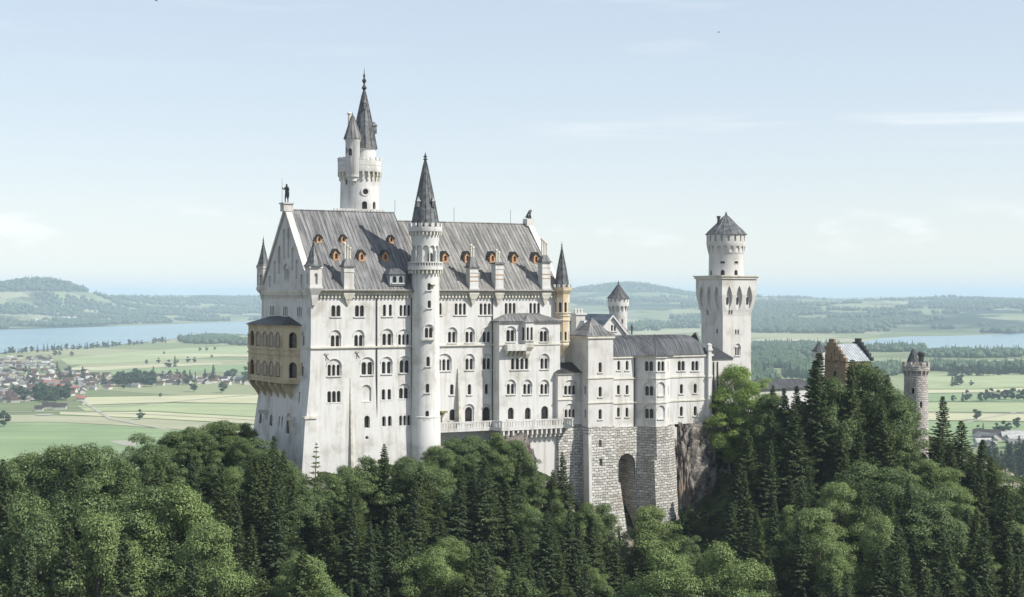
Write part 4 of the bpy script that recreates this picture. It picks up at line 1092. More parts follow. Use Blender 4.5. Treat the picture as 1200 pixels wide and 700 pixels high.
# mansard roof
z = lambda p: zat(p, depth_of(r1, YM + 3))
zr_ = z(393.4); xr2, _ = axis(803, YM + 4.5); xr3, _ = axis(812.5, YM + 4.5)
mr = MB()
def cross(x, k): return [(x, YM - .45, zM1 + .13), (x, YM + .5, zM1 + .13 + (zr_ - zM1) * .42 * k), (x, YM + 2.0, zM1 + .13 + (zr_ - zM1) * .78 * k), (x, YM + 4.2, zr_ * k + (zM1 + .13) * (1 - k)), (x, YM + 6.0, zr_ * k + (zM1 + .13) * (1 - k)), (x, 7.4, zM1 + .13)]
xs = [(r0 + .1, 1.0), (xr2 - 3, 1.0), (xr2, .99), (xr2 + (xr3 - xr2) * .4, .95), (xr2 + (xr3 - xr2) * .75, .86), (xr3, .70), (xr3 + .6, .62), (r3 - .3, .6)]
mr.loft([cross(a, k) for a, k in xs])
for i in range(34):
    xx = r0 + .4 + i * .62
    if xx > r3 - .4: break
    k = np.interp(xx, [a for a, b in xs], [b for a, b in xs]); mr.tube([(p[0], p[1] - .01, p[2] + .03) for p in cross(xx, k)[:4]], .055, 4)
obj('mansard_roof', mr, 'slate_roof', bow)
apx, _ = axis(766, YM + 2.5)
br = MB().add([(r1 - .9, YM - .5, zM1 + .14), (rb1 - .3, YM - 3.95, zM1 + .14), (rb2 + .4, YM - 3.95, zM1 + .14), (rb3 + .9, YM - .5, zM1 + .14), (apx + .3, YM + 2.2, zr_ + .15), (apx - .2, YM + 2.2, zr_ + .15), (r1 - .9, YM + 2.2, zM1 + .5), (rb3 + .9, YM + 2.2, zM1 + .5)],
              [(0, 1, 5), (1, 2, 4, 5), (2, 3, 4), (6, 0, 5), (3, 7, 4), (7, 6, 5, 4), (0, 6, 7, 3, 2, 1)])
for A, B, n in (((r1 - .9, YM - .5), (rb1 - .3, YM - 3.95), 6), ((rb1 - .3, YM - 3.95), (rb2 + .4, YM - 3.95), 4)):
    for k in range(n + 1):
        t = k / n; br.tube([(A[0] + (B[0] - A[0]) * t, A[1] + (B[1] - A[1]) * t, zM1 + .16), (apx + (t - .5) * .4, YM + 2.18, zr_ + .16)], .06, 4)
obj('bay_roof', br, 'slate_roof', bow)
# dark gable and white pinnacle at the right end
gx0, _ = axis(819, YM + 5); gx1, _ = axis(830.5, YM + 2)
m = MB().extr([(r3 - 1.6, YM + 6.5, zM1), (r3 - 1.6, YM + .8, zM1 + .4), (r3 - 1.6, YM + 4.0, z(390.5)), (r3 - 1.6, YM + 6.5, z(399))], (.5, 0, 0)); obj('parapet_gable', m, 'dark_roof', bow)
pxx, Yp = axis(831, YM - .4); z = lambda p: zat(p, Yp)
m = MB().box(pxx - .42, pxx + .42, YM - .75, YM + .05, z(499), z(411)).box(pxx - .6, pxx + .6, YM - .95, YM + .2, z(411) + .01, z(408.5)).box(pxx - .48, pxx + .48, YM - .8, YM + .1, z(408.4), z(404.5)).lathe(pxx, YM - .35, [(.6, z(404.4)), (.5, z(403.6)), (.2, z(402.4))], 8)
m.box(pxx - .7, pxx + .7, YM - 1.0, YM + .1, z(488), z(485.5)).box(pxx - .6, pxx + .6, YM - .9, YM + .1, z(442), z(440)); obj('pinnacle', m, 'limewash', bow)
x, _ = axis(743.8, YM - .1); obj('downpipe', MB().tube([(x, YM - .12, zat(418, Yc)), (x, YM - .12, zat(560, Yc))], .14, 6), 'pipe_metal', bow)
# lower masonry with a tall arched recess between turret and bay
fM0 = Facet((r0, YM - .3), (r1, YM - .3)); c = MB()
ua, za = fM0.hit(724.4, 600); ub, _ = fM0.hit(744.2, 600); _, zt2 = fM0.hit(734, 531.5)
fM0.slab(c, arch((ua + ub) / 2, 118, ub - ua, zt2 - 118), 3, -5.5)
basem = MB().loft([[(r0 - .1, 7, zz), (r0 - .1, YM - .3 - d * .2, zz), (r1 - .1, YM - .35 - d * .2, zz), (r1 - .1, 7, zz)] for d, zz in ((1.0, 119.5), (0, zM0 - .01))])
obj('masonry_base', basem, 'rusticated', bow, [c])
rb4, _ = axis(789, YM)
baseb = MB().loft([[(r1 - .05, 6.9, zz), (r1 - .05, YM - .3, zz), (rb1 - d * .5, YM - 3.6 - d, zz), (rb2 + d * .6 + .3, YM - 3.6 - d, zz), (rb4 + d * .9, YM - .3 - d * .6, zz), (rb4 + d * .9, 6.9, zz)] for d, zz in ((2.2, 119), (.1, zM0 - .02))])
obj('masonry_base', baseb, 'rusticated', bow)
pp, Yp = axis(769.4, YM - 4.8)
m = MB().loft([[(pp - .5, YM - 4.5 - d, zz), (pp + .5, YM - 4.5 - d, zz), (pp + .5, YM - 2, zz), (pp - .5, YM - 2, zz)] for d, zz in ((1.9, 119), (.2, zat(540, Yp)))]); obj('buttress', m, 'rusticated', bow)
pp, Yp = axis(723, YM - 3.5)
m = MB().loft([[(pp - 1.0, YM - 3.4 - d, zz), (pp + .75, YM - 3.4 - d, zz), (pp + .75, YM - 0.5, zz), (pp - 1.0, YM - .5, zz)] for d, zz in ((6.5, 116), (.2, zat(566, Yp)))]); obj('buttress', m, 'rusticated', bow)
m = MB().box(rb4 - 1.2, rb4 + .3, YM - .9, YM + 1, zM0 - 10, zM0 - .6); obj('quoin_strip', m, 'limestone', bow)
# lean-to and pipes right of the pinnacle
e0 = r3 + .02; e1, _ = axis(847, YM + 3)
m = MB().box(e0, e1 + 3, YM + 3, 16, 140, zat(421, depth_of(e0, YM + 3))); obj('wall', m, 'limestone', bow)
zz = zat(421, depth_of(e0, YM + 3))
obj('lean_roof', MB().add([(e0, YM + 2.6, zz + .02), (e1 + 3, YM + 2.6, zz + .02), (e1 + 3, 16, zz + .02), (e0, 16, zz + .02), (e0, 8, zz + 2.6), (e1 + 3, 8, zz + 2.6)], [(0, 1, 5, 4), (2, 3, 4, 5), (0, 4, 3), (1, 2, 5), (3, 2, 1, 0)]), 'dark_roof', bow)
for px in (836.4, 841.0):
    x, Yx = axis(px, YM + 2.9); obj('downpipe', MB().tube([(x, YM + 2.85, zat(424, Yx)), (x, YM + 2.85, zat(482, Yx))], .12, 6), 'pipe_metal', bow)

# ------------------------------------------------------------------ courtyard house with blue roof, and the small round tower
GY = 15
gx, Yg = axis(717, GY)
ch = thing('courtyard_house', 'white gabled house with blue-grey roof between the palace and the bower house', 'house', (gx, GY + 6, 150))
z = lambda p: zat(p, Yg); hw = 21.5 / .80 * Yg / F
ch_b = Bld(ch); fH = Facet((gx - hw, GY), (gx + hw, GY))
ch_b.win(fH, 719, 388, 2, .5, 1.4, .8, 0, frame='limestone')
obj('wall', MB().extr([(gx - hw, GY, 150), (gx + hw, GY, 150), (gx + hw, GY, z(393.5)), (gx, GY, z(370.5)), (gx - hw, GY, z(393.5))], (0, 15, 0)), 'limewash', ch, [ch_b.c1, ch_b.c2])
m = MB()
for s0 in (-1, 1):
    a = [(gx + s0 * (hw + .7), z(397.5)), (gx, z(368.6)), (gx, z(371.2)), (gx + s0 * (hw + .7), z(400))]
    m.extr([(p, GY - .4, q + .05) for p, q in a], (0, 15.6, 0))
obj('roof', m, 'blue_roof', ch)
m = MB()
for s0 in (-1, 1): m.extr([(p, GY - .55, q) for p, q in [(gx + s0 * (hw + .2), z(397.4)), (gx + s0 * .02, z(369.2)), (gx + s0 * .02, z(371.6)), (gx + s0 * (hw - .6), z(397.4))]], (0, .13, 0))
obj('gable_coping', m, 'limestone', ch)
cx, Yx = axis(677.6, 13); z = lambda p: zat(p, Yx)
m = MB().box(cx - 1.2, cx + 1.2, 12, 14, 160, z(369)).box(cx - 1.5, cx + 1.5, 11.7, 14.3, z(369) + .01, z(367))
for dx in (-.8, 0, .8): m.lathe(cx + dx, 13, [(.3, z(366.9)), (.3, z(363.4)), (.42, z(363)), (.2, z(362))], 8)
obj('chimney', m, 'limestone', ch)
cx, Yx = axis(690, 8); z = lambda p: zat(p, Yx)
m = MB(); m.loft([[(cx - 3.2, 5, z(398)), (cx + 3.2, 5, z(398)), (cx + 3.2, 12, z(398)), (cx - 3.2, 12, z(398))], [(cx - 2.0, 6.5, z(388)), (cx + 2.0, 6.5, z(388)), (cx + 2.0, 10.5, z(388)), (cx - 2.0, 10.5, z(388))], [(cx - 1.2, 8, z(376)), (cx + .9, 8, z(376)), (cx + .9, 9.6, z(376)), (cx - 1.2, 9.6, z(376))]])
obj('hip_roof', m, 'silver_roof', ch)
m = MB().box(cx - 3.0, cx + 3.0, 5.2, 11.8, 150, z(398) - .02); obj('wall', m, 'limestone', ch)
cx, Yx = axis(676.6, 3.5); z = lambda p: zat(p, Yx)
o = obj('turret', MB().lathe(cx, 3.5, [(1.7, 145), (1.7, z(403)), (1.95, z(402)), (1.95, z(398.5))], 10).ringboxes(cx, 3.5, 1.8, 10, .5, .3, z(398.4), z(396.4)), 'limestone', ch)
m = MB(); spire(m, cx, 3.5, [(1.7, z(398.3)), (.9, z(391)), (.05, z(386))], 10, 0, .04); obj('turret_roof', m, 'slate_roof', o)
# lone dark figure on a stub of wall
X, Y = l2w(*(axis(740.4, 12)[0], 12)); zf = zat(392.5, Y)
st = skin_figure('courtyard_statue', [(a * .7, b, c) for a, b, c in sv], se, srad, (X, Y, zf), TH, 'bronze', 'small dark standing figure on a wall stub beside the white gable', 'statue', 1.35)
xx = axis(740.4, 12)[0]
obj('wall_stub', MB().box(xx - 1.1, xx + 1.1, 11, 13, 150, zf), 'limestone', ch)

vx, Yv = axis(724.6, 24); s = Yv / F; z = lambda p: zat(p, Yv)
vt = thing('watch_tower', 'small round white tower with dark conical cap behind the white gable', 'tower', (vx, 24, 150))
tb = Bld(vt)
m = MB().lathe(vx, 24, [(10.8 * s, 150)] + prof(s, Yv, [(10.6, 400), (10.4, 366.5), (12.2, 359.5), (12.4, 358.5), (12.4, 350)]), 40)
for k in range(14):
    a = 2 * math.pi * k / 14; rr = 12.4 * s
    f = Facet((vx + rr * math.cos(a) + math.sin(a), 24 + rr * math.sin(a) - math.cos(a)), (vx + rr * math.cos(a) - math.sin(a), 24 + rr * math.sin(a) + math.cos(a)))
    f.slab(tb.c1, arch(1, z(365.3), .72, 1.35), .3, -.5)
    a += math.pi / 14; f = Facet((vx + rr * math.cos(a) + math.sin(a), 24 + rr * math.sin(a) - math.cos(a)), (vx + rr * math.cos(a) - math.sin(a), 24 + rr * math.sin(a) + math.cos(a)))
    f.rect(tb.c2, .82, 1.18, z(354), z(351), .3, -.4)
cyl_win(tb, vx, 24, 10.4 * s, 729.4, 379.5, 1, .4, 1.1, sill=False)
obj('shaft', m, 'limewash', vt, [tb.c1, tb.c2], 40)
sp = MB(); spire(sp, vx, 24, prof(s, Yv, [(13.8, 350), (10.5, 346.6), (6.0, 340.6), (2.0, 335), (.4, 333.2)]), 14, 0, .05); obj('roof', sp, 'slate_roof', vt)
fi = MB(); finial(fi, vx, 24, z(333.6), z(328.4), .25); obj('finial', fi, 'pipe_metal', vt)

# ------------------------------------------------------------------ gatehouse group on the right
gY0 = 12.0
g0, Yg = axis(991, gY0); gW = 9.5; gL = 8.2
gh = thing('gatehouse', 'orange stepped-gable gatehouse with silver metal roof rising above the conifers', 'house', (g0, gY0 + gW / 2, 140))
z = lambda p: zat(p, Yg)
zge = z(424); zgr = z(404)
obj('wall', MB().box(g0, g0 + gL, gY0, gY0 + gW, 140, zge), 'brick_gable', gh)
def stepped(x):
    pts = []; n = 6
    for k in range(n):
        y = gY0 - .5 + (gW / 2 + .5) * k / n; zz = zge + (zgr + 1.3 - zge) * (k + 1) / n
        pts += [(y, zz if k else zge - .02), (y, zz)] if False else [(y, zge + (zgr + 1.3 - zge) * k / n), (y, zz)]
    pts = pts + [(2 * (gY0 + gW / 2) - y, zz) for y, zz in pts[::-1]]
    return [(x, y, zz) for y, zz in pts]
gb_ = Bld(gh); fGh = Facet((g0 - .4, gY0 + gW), (g0 - .4, gY0))
gb_.win(fGh, 980, 428.5, 1, .9, 1.4, 1, 0, frame='limestone', sill=False)
for px, py in ((971, 429), (974.5, 422), (978, 417), (984, 424), (987, 431)):
    u, zz = fGh.hit(px, py); fGh.slab(gb_.c1, arch(u, zz, .5, 1.6), .3, -.2)
obj('gable', MB().extr(stepped(g0 - .4), (.7, 0, 0)), 'brick_gable', gh, [gb_.c1, gb_.c2])
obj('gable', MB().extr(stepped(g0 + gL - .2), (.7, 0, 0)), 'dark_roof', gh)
obj('roof', MB().extr([(g0 + .32, gY0 - .3, zge), (g0 + .32, gY0 + gW / 2, zgr), (g0 + .32, gY0 + gW + .3, zge), (g0 + .32, gY0 + gW / 2, zgr - .5)], (gL - .55, 0, 0)), 'silver_roof', gh)
m = MB(); seams(m, lambda t: (g0 + .4 + t * (gL - .8), gY0 - .3, zge + .03), lambda t: (g0 + .4 + t * (gL - .8), gY0 + gW / 2, zgr + .03), 9, .06); obj('roof_seams', m, 'silver_roof', gh)
cx, Yx = axis(960, gY0 + 5); s = Yx / F; z = lambda p: zat(p, Yx)
tt = thing('gate_turret', 'small pale turret with dark cone left of the orange stepped gable', 'tower', (cx, gY0 + 5, 140))
tb = Bld(tt); m = MB().lathe(cx, gY0 + 5, [(6.4 * s, 140), (6.4 * s, z(416)), (7.2 * s, z(413.5)), (7.2 * s, z(412))], 24)
cyl_win(tb, cx, gY0 + 5, 6.4 * s, 962.5, 422, 1, .6, 1.2, sill=False); obj('shaft', m, 'limewash', tt, [tb.c1, tb.c2], 40)
sp = MB(); spire(sp, cx, gY0 + 5, [(8.4 * s, z(412)), (4 * s, z(406)), (.05, z(400))], 12, 0, .05); obj('roof', sp, 'slate_roof', tt)
# crenellated round tower
rx, Yr = axis(1073.4, -22); s = Yr / F; z = lambda p: zat(p, Yr)
rt = thing('gate_tower', 'crenellated round grey stone tower with a dark cone, standing among conifers', 'tower', (rx, -22, 130))
tb = Bld(rt); m = MB().lathe(rx, -22, [(14.6 * s, 130)] + prof(s, Yr, [(14.4, 520), (13.6, 441), (13.8, 440), (15.6, 434.5), (15.6, 429.5), (13.2, 429.4)]), 40)
for k in range(15):
    a = 2 * math.pi * k / 15; rr = 15.6 * s; f = Facet((rx + rr * math.cos(a) + math.sin(a), -22 + rr * math.sin(a) - math.cos(a)), (rx + rr * math.cos(a) - math.sin(a), -22 + rr * math.sin(a) + math.cos(a)))
    f.slab(tb.c1, arch(1, z(440), .8, 1.15), .3, -.6)
for px, py in ((1070, 462), (1079.5, 478)): cyl_win(tb, rx, -22, 13.7 * s, px, py, 1, .5, 1.4, sill=False, frame='limestone')
obj('shaft', m, 'tower_stone', rt, [tb.c1, tb.c2], 40)
obj('battlement', MB().ringboxes(rx, -22, 14.6 * s, 11, 1.05, .5, z(429.5), z(424.2)), 'tower_stone', rt)
cx, _ = axis(1069.8, -22); m = MB(); m.lathe(cx, -22, [(6.8 * s, z(431)), (6.8 * s, z(425.5))], 16); obj('cap_house', m, 'stone_trim', rt)
sp = MB(); spire(sp, cx, -22, prof(s, Yr, [(7.6, 425.3), (4.0, 416), (.3, 409)]), 12, 0, .05); obj('roof', sp, 'slate_roof', rt)
cx, _ = axis(1079.6, -20.5); obj('chimney', MB().lathe(cx, -20.5, prof(s, Yr, [(3.4, 431), (3.4, 418), (4.4, 417), (4.6, 414.5), (2.2, 412.6)]), 10), 'bronze', rt)
# low wing and curtain wall of the gatehouse
w0, Yw = axis(876, 10); w1, _ = axis(948, 10); z = lambda p: zat(p, Yw)
lw_ = thing('low_wing', 'long low white wing with dark seamed roof between square tower and gatehouse', 'house', ((w0 + w1) / 2, 12, 140))
obj('wall', MB().box(w0, w1, 10, 17, 140, z(457)), 'limewash', lw_)
m = MB().add([(w0, 9.5, z(457.2)), (w1, 9.5, z(457.2)), (w1, 17.5, z(457.2)), (w0, 17.5, z(457.2)), (w0, 13.5, z(447)), (w1, 13.5, z(447))], [(0, 1, 5, 4), (2, 3, 4, 5), (0, 4, 3), (1, 2, 5), (3, 2, 1, 0)])
seams(m, lambda t: (w0 + t * (w1 - w0), 9.5, z(457)), lambda t: (w0 + t * (w1 - w0), 13.5, z(446.8)), 26, .05); obj('roof', m, 'slate_roof', lw_)
a0, Yc2 = axis(1036, -20); a1, _ = axis(1064, -20)
cw = thing('curtain_wall', 'reddish low curtain wall with white coping at the foot of the round grey tower', 'wall', ((a0 + a1) / 2, -20, 130))
obj('wall', MB().box(a0, a1, -20.5, -19, 130, zat(508, Yc2)), 'brick_gable', cw)
obj('coping', MB().box(a0 - .2, a1 + .2, -20.8, -18.8, zat(508, Yc2) + .01, zat(505, Yc2)), 'limewash', cw)
# ------------------------------------------------------------------ terrain
rng = np.random.default_rng(7)
def ss(a, b, x): t = np.clip((x - a) / (b - a), 0, 1); return t * t * (3 - 2 * t)
_nt = [(rng.normal(size=2), rng.uniform(0, 6.28)) for _ in range(40)]
def wob(X, Y, scale, k0, n=6):
    r = 0.0
    for i in range(n):
        d, p = _nt[(k0 + i) % 40]; q = 1.0 + .45 * i
        r = r + np.sin((X * d[0] + Y * d[1]) * q / scale + p) / q
    return r / 2.2
PXS = [-420, -300, -200, -130, -95, -62, -45, 0, 30, 60, 92, 112, 140, 200, 300, 420]
PZS = [0, 20, 78, 120, 131, 140, 146, 149, 149, 151, 149, 141, 124, 78, 20, 0]
def front_line(X):
    return np.where(X < 44, CY0 + np.clip(X - CX0, -20, 200) * math.tan(TH), 361.5 + (X - 44) * .12)
def terrain(X, Y):
    X = np.asarray(X, float); Y = np.asarray(Y, float)
    P = np.interp(X, PXS, PZS); d = front_line(X) - Y
    dp = np.maximum(d, 0)
    zf = P - 17 * (1 - np.exp(-dp / 13)) - .25 * dp
    zf = zf - 15 * np.exp(-((X - 26) / 17) ** 2) * ss(-10, -1, d)
    zf = zf + 5 * np.exp(-((X - 5) / 11) ** 2) * ss(0, 6, d) * (1 - ss(8, 26, d))
    hill = np.where(d > -58, zf, P + (d + 58) * .75)
    hill = hill + 1.2 * wob(X, Y, 9, 3) * ss(2, 12, np.abs(d + 28) - 28)
    hill = np.where(Y < 330, np.maximum(hill, 40), hill)
    hill = np.maximum(hill, 0)
    r = np.hypot(X, Y); a = X / np.maximum(Y, 1) * F + 600           # bearing, as a column of the photograph
    far = np.zeros_like(X)
    st = np.interp(a, [-200, 0, 300, 500, 700, 1000, 1250], [8900, 9000, 11400, 11000, 9500, 8000, 8200])
    rise = ss(0, 1, (r - st) / 5200)
    amp = np.interp(a, [-200, 0, 150, 330, 700, 880, 1000, 1200], [140, 135, 146, 152, 112, 104, 100, 104])
    far = rise * (amp + 26 * wob(X, Y, 900, 0) + 12 * wob(X, Y, 330, 9)) * np.interp(r, [0, 20000, 40000, 80000], [1, 1, .8, .65])
    def hump(px, dist, top, w, dep):
        x0 = (px - 600) / F * dist; return top * np.exp(-((X - x0) / w) ** 2 - ((Y - dist) / dep) ** 2)
    far = far + hump(36, 11600, 152, 330, 1000) + hump(84, 11800, 62, 260, 900) + hump(-40, 12000, 110, 420, 1000) + hump(150, 13500, 22, 240, 900) + hump(215, 14500, 14, 320, 900)
    far = far + hump(735, 16500, 158, 560, 1500) + hump(660, 17000, 70, 640, 1500) + hump(810, 17000, 55, 520, 1500) + hump(930, 15500, 52, 460, 1000) + hump(1115, 16000, 40, 360, 900) + hump(1160, 16500, 22, 280, 900)
    return np.maximum(hill, 0) + np.maximum(far, 0) * ss(6500, 9000, r)
def ground_at(px, py):
    """ground point seen at photo pixel, by marching the sight line."""
    px = np.atleast_1d(np.asarray(px, float)); py = np.atleast_1d(np.asarray(py, float))
    T = np.geomspace(700, 60000, 1500); out = np.zeros((len(px), 3))
    for i, (a, b) in enumerate(zip(px, py)):
        X = (a - 600) / F * T; Z = CZ + (HZ - b) / F * T
        g = terrain(X, T); k = np.argmax(Z < g)
        if Z[k] >= g[k]: k = len(T) - 1
        out[i] = (X[k], T[k], g[k])
    return out

# lakes: outlines on the flat valley floor
def flat(px, py, z=0.0):
    t = (CZ - z) * F / (py - HZ); return ((px - 600) / F * t, t)
LAKE_L = [(-60, 420), (0, 414), (50, 410), (100, 407.5), (150, 403), (195, 399), (215, 394), (245, 390.5), (285, 392), (300, 396), (360, 392), (420, 384), (420, 374), (330, 375.6), (300, 376.6), (240, 378.5), (180, 381), (120, 383), (60, 385), (0, 386.5), (-60, 388)]
LAKE_R = [(1002, 405.5), (1024, 408), (1060, 408.6), (1100, 410), (1150, 411.5), (1240, 413), (1240, 387), (1205, 389.5), (1170, 392.2), (1120, 393.6), (1060, 394.6), (1030, 397), (1010, 401)]
LAKE_M = [(690, 372), (735, 371), (800, 369), (800, 376), (735, 383), (690, 385)]
def inside(poly, X, Y):
    c = np.zeros(X.shape, bool); n = len(poly)
    for i in range(n):
        (x0, y0), (x1, y1) = poly[i], poly[i - 1]
        m = ((y0 > Y) != (y1 > Y)); c ^= m & (X < (x1 - x0) * (Y - y0) / (y1 - y0 + 1e-9) + x0)
    return c

lakes = [[flat(*p) for p in L] for L in (LAKE_L, LAKE_R, LAKE_M)]
def make_ground():
    rr = np.concatenate([np.linspace(60, 480, 150), np.geomspace(486, 75000, 330)])
    an = np.radians(np.linspace(-40, 40, 640))
    A, Rr = np.meshgrid(an, rr)
    X = Rr * np.sin(A); Y = Rr * np.cos(A)
    Z = terrain(X, Y)
    for L in lakes:
        Z = np.where(inside(L, X, Y) & (Z < 12), -3.0, Z)
    n, m = X.shape
    me = bpy.data.meshes.new('ground')
    co = np.stack([X, Y, Z], -1).reshape(-1, 3)
    idx = np.arange(n * m).reshape(n, m)
    q = np.stack([idx[:-1, :-1], idx[:-1, 1:], idx[1:, 1:], idx[1:, :-1]], -1).reshape(-1, 4)
    q = q[:, ::-1]
    set_mesh(me, co, q)
    me.polygons.foreach_set('use_smooth', np.ones(len(me.polygons), bool))
    return me
def set_mesh(me, co, faces):
    k = faces.shape[1]
    me.vertices.add(len(co)); me.vertices.foreach_set('co', co.astype(np.float32).ravel())
    me.loops.add(faces.size); me.loops.foreach_set('vertex_index', faces.astype(np.int32).ravel())
    me.polygons.add(len(faces)); me.polygons.foreach_set('loop_start', np.arange(0, faces.size, k, dtype=np.int32))
    me.update(calc_edges=True)
    if me.validate(): pass

def mat_ground():
    n = NT('ground'); g = n.tc.outputs['Object']
    ge = n.new('NewGeometry'); pos = ge.outputs['Position']
    sp = n.new('SeparateXYZ'); n.link(pos, sp.inputs[0])
    vo = n.new('TexVoronoi'); vo.inputs['Scale'].default_value = 1.0
    vo.inputs['Randomness'].default_value = .9
    n.link(n.mapping(pos, (1 / 420, 1 / 620, 0)), vo.inputs['Vector'])
    sc_ = n.new('SeparateColor'); n.link(vo.outputs['Color'], sc_.inputs[0])
    cr = n.new('ValToRGB'); e = cr.color_ramp.elements
    e[0].position = 0; e[0].color = (0.162, 0.192, 0.099, 1); e[1].position = 1; e[1].color = (0.422, 0.384, 0.211, 1)
    for p, c in ((.25, (0.205, 0.237, 0.121)), (.45, (0.267, 0.282, 0.161)), (.62, (0.218, 0.243, 0.130)), (.8, (0.331, 0.326, 0.199))):
        x = e.new(p); x.color = (*c, 1)
    cr.color_ramp.interpolation = 'CONSTANT'
    n.link(sc_.outputs[0], cr.inputs[0])
    streak = n.noise(n.mapping(pos, (1 / 700, 1 / 60, 0)), 1.0, 4)
    col = n.mix(n.mth('MULTIPLY', n.step(streak, .45, .7), .35), cr.outputs[0], (.27, .28, .16))
    col = n.mix(n.mth('MULTIPLY', n.noise(n.mapping(pos, (1 / 25, 1 / 25, 0)), 1.0, 5), .3), col, (.09, .13, .05))
    # far woods, as dark patches of forest ground
    w = n.noise(n.mapping(pos, (1 / 1500, 1 / 2300, 0)), 1.0, 7, .62)
    far = n.step(sp.outputs[1], 7000, 9000)
    wd_ = n.mth('MAXIMUM', n.step(w, .50, .55), n.step(sp.outputs[2], 190, 206))
    col = n.mix(n.mth('MULTIPLY', wd_, far), col, (.026, .046, .027))
    # forest floor and rock on the castle hill
    hill = n.mth('MULTIPLY', n.step(sp.outputs[2], 3, 14), n.mth('SUBTRACT', 1.0, n.step(sp.outputs[1], 900, 1400)))
    fl = n.mix(n.step(n.noise(g, .25, 8, .7), .45, .62), (.022, .028, .014), (.06, .075, .03))
    sn = n.new('SeparateXYZ'); n.link(ge.outputs['True Normal'], sn.inputs[0])
    fl = n.mix(n.mth('MULTIPLY', n.mth('SUBTRACT', 1.0, n.step(sn.outputs[2], .55, .72)), n.step(n.noise(g, .3, 6), .5, .6)), fl, (.25, .23, .20))
    col = n.mix(hill, col, fl)
    return n.out(col, .95, .05)
mat_ground()
gm_ = make_ground(); gm_.materials.append(MATS['ground'])
structure(link(bpy.data.objects.new('ground', gm_)))

def mat_water():
    n = NT('water'); g = n.new('NewGeometry').outputs['Position']
    n.bump(n.noise(n.mapping(g, (1 / 30, 1 / 60, 0)), 1.0, 4), .06, 1.0)
    c = n.mix(n.step(n.noise(n.mapping(g, (1 / 2600, 1 / 420, 0)), 1.0, 4), .4, .7), (.10, .20, .24), (.15, .26, .29))
    return n.out(c, .22, .5)
mat_water()
for L in lakes:
    me = bpy.data.meshes.new('lake'); me.from_pydata([(x, y, .25) for x, y in L], [], [tuple(range(len(L)))[::-1]])
    bm = bmesh.new(); bm.from_mesh(me); bmesh.ops.triangulate(bm, faces=bm.faces); bmesh.ops.recalc_face_normals(bm, faces=bm.faces)
    for f in bm.faces:
        if f.normal.z < 0: f.normal_flip()
    bm.to_mesh(me); bm.free()
    me.materials.append(MATS['water']); structure(link(bpy.data.objects.new('lake', me)))

# meadows and mown strips on the valley floor
def mat_field(name, a, b):
    n = NT(name); pos = n.new('NewGeometry').outputs['Position']
    st = n.noise(n.mapping(pos, (1 / 400, 1 / 22, 0)), 1.0, 5)
    col = n.mix(n.step(st, .35, .68), a, b)
    col = n.mix(n.mth('MULTIPLY', n.step(n.noise(n.mapping(pos, (1 / 170, 1 / 260, 0)), 1.0, 6, .6), .42, .66), .38), col, tuple(c * .70 for c in a))
    col = n.mix(n.mth('MULTIPLY', n.noise(n.mapping(pos, (1 / 30, 1 / 40, 0)), 1.0, 5), .25), col, tuple(c * .6 for c in a))
    return n.out(col, .95, .05)
mat_field('meadow_green', (0.201, 0.274, 0.140), (0.268, 0.336, 0.174))
mat_field('meadow_mid', (0.297, 0.344, 0.188), (0.381, 0.417, 0.232))
mat_field('meadow_pale', (0.418, 0.417, 0.260), (0.527, 0.500, 0.322))
mat_field('meadow_straw', (0.333, 0.333, 0.213), (0.398, 0.388, 0.259))
mat_field('gravel', (.34, .33, .27), (.42, .40, .33))
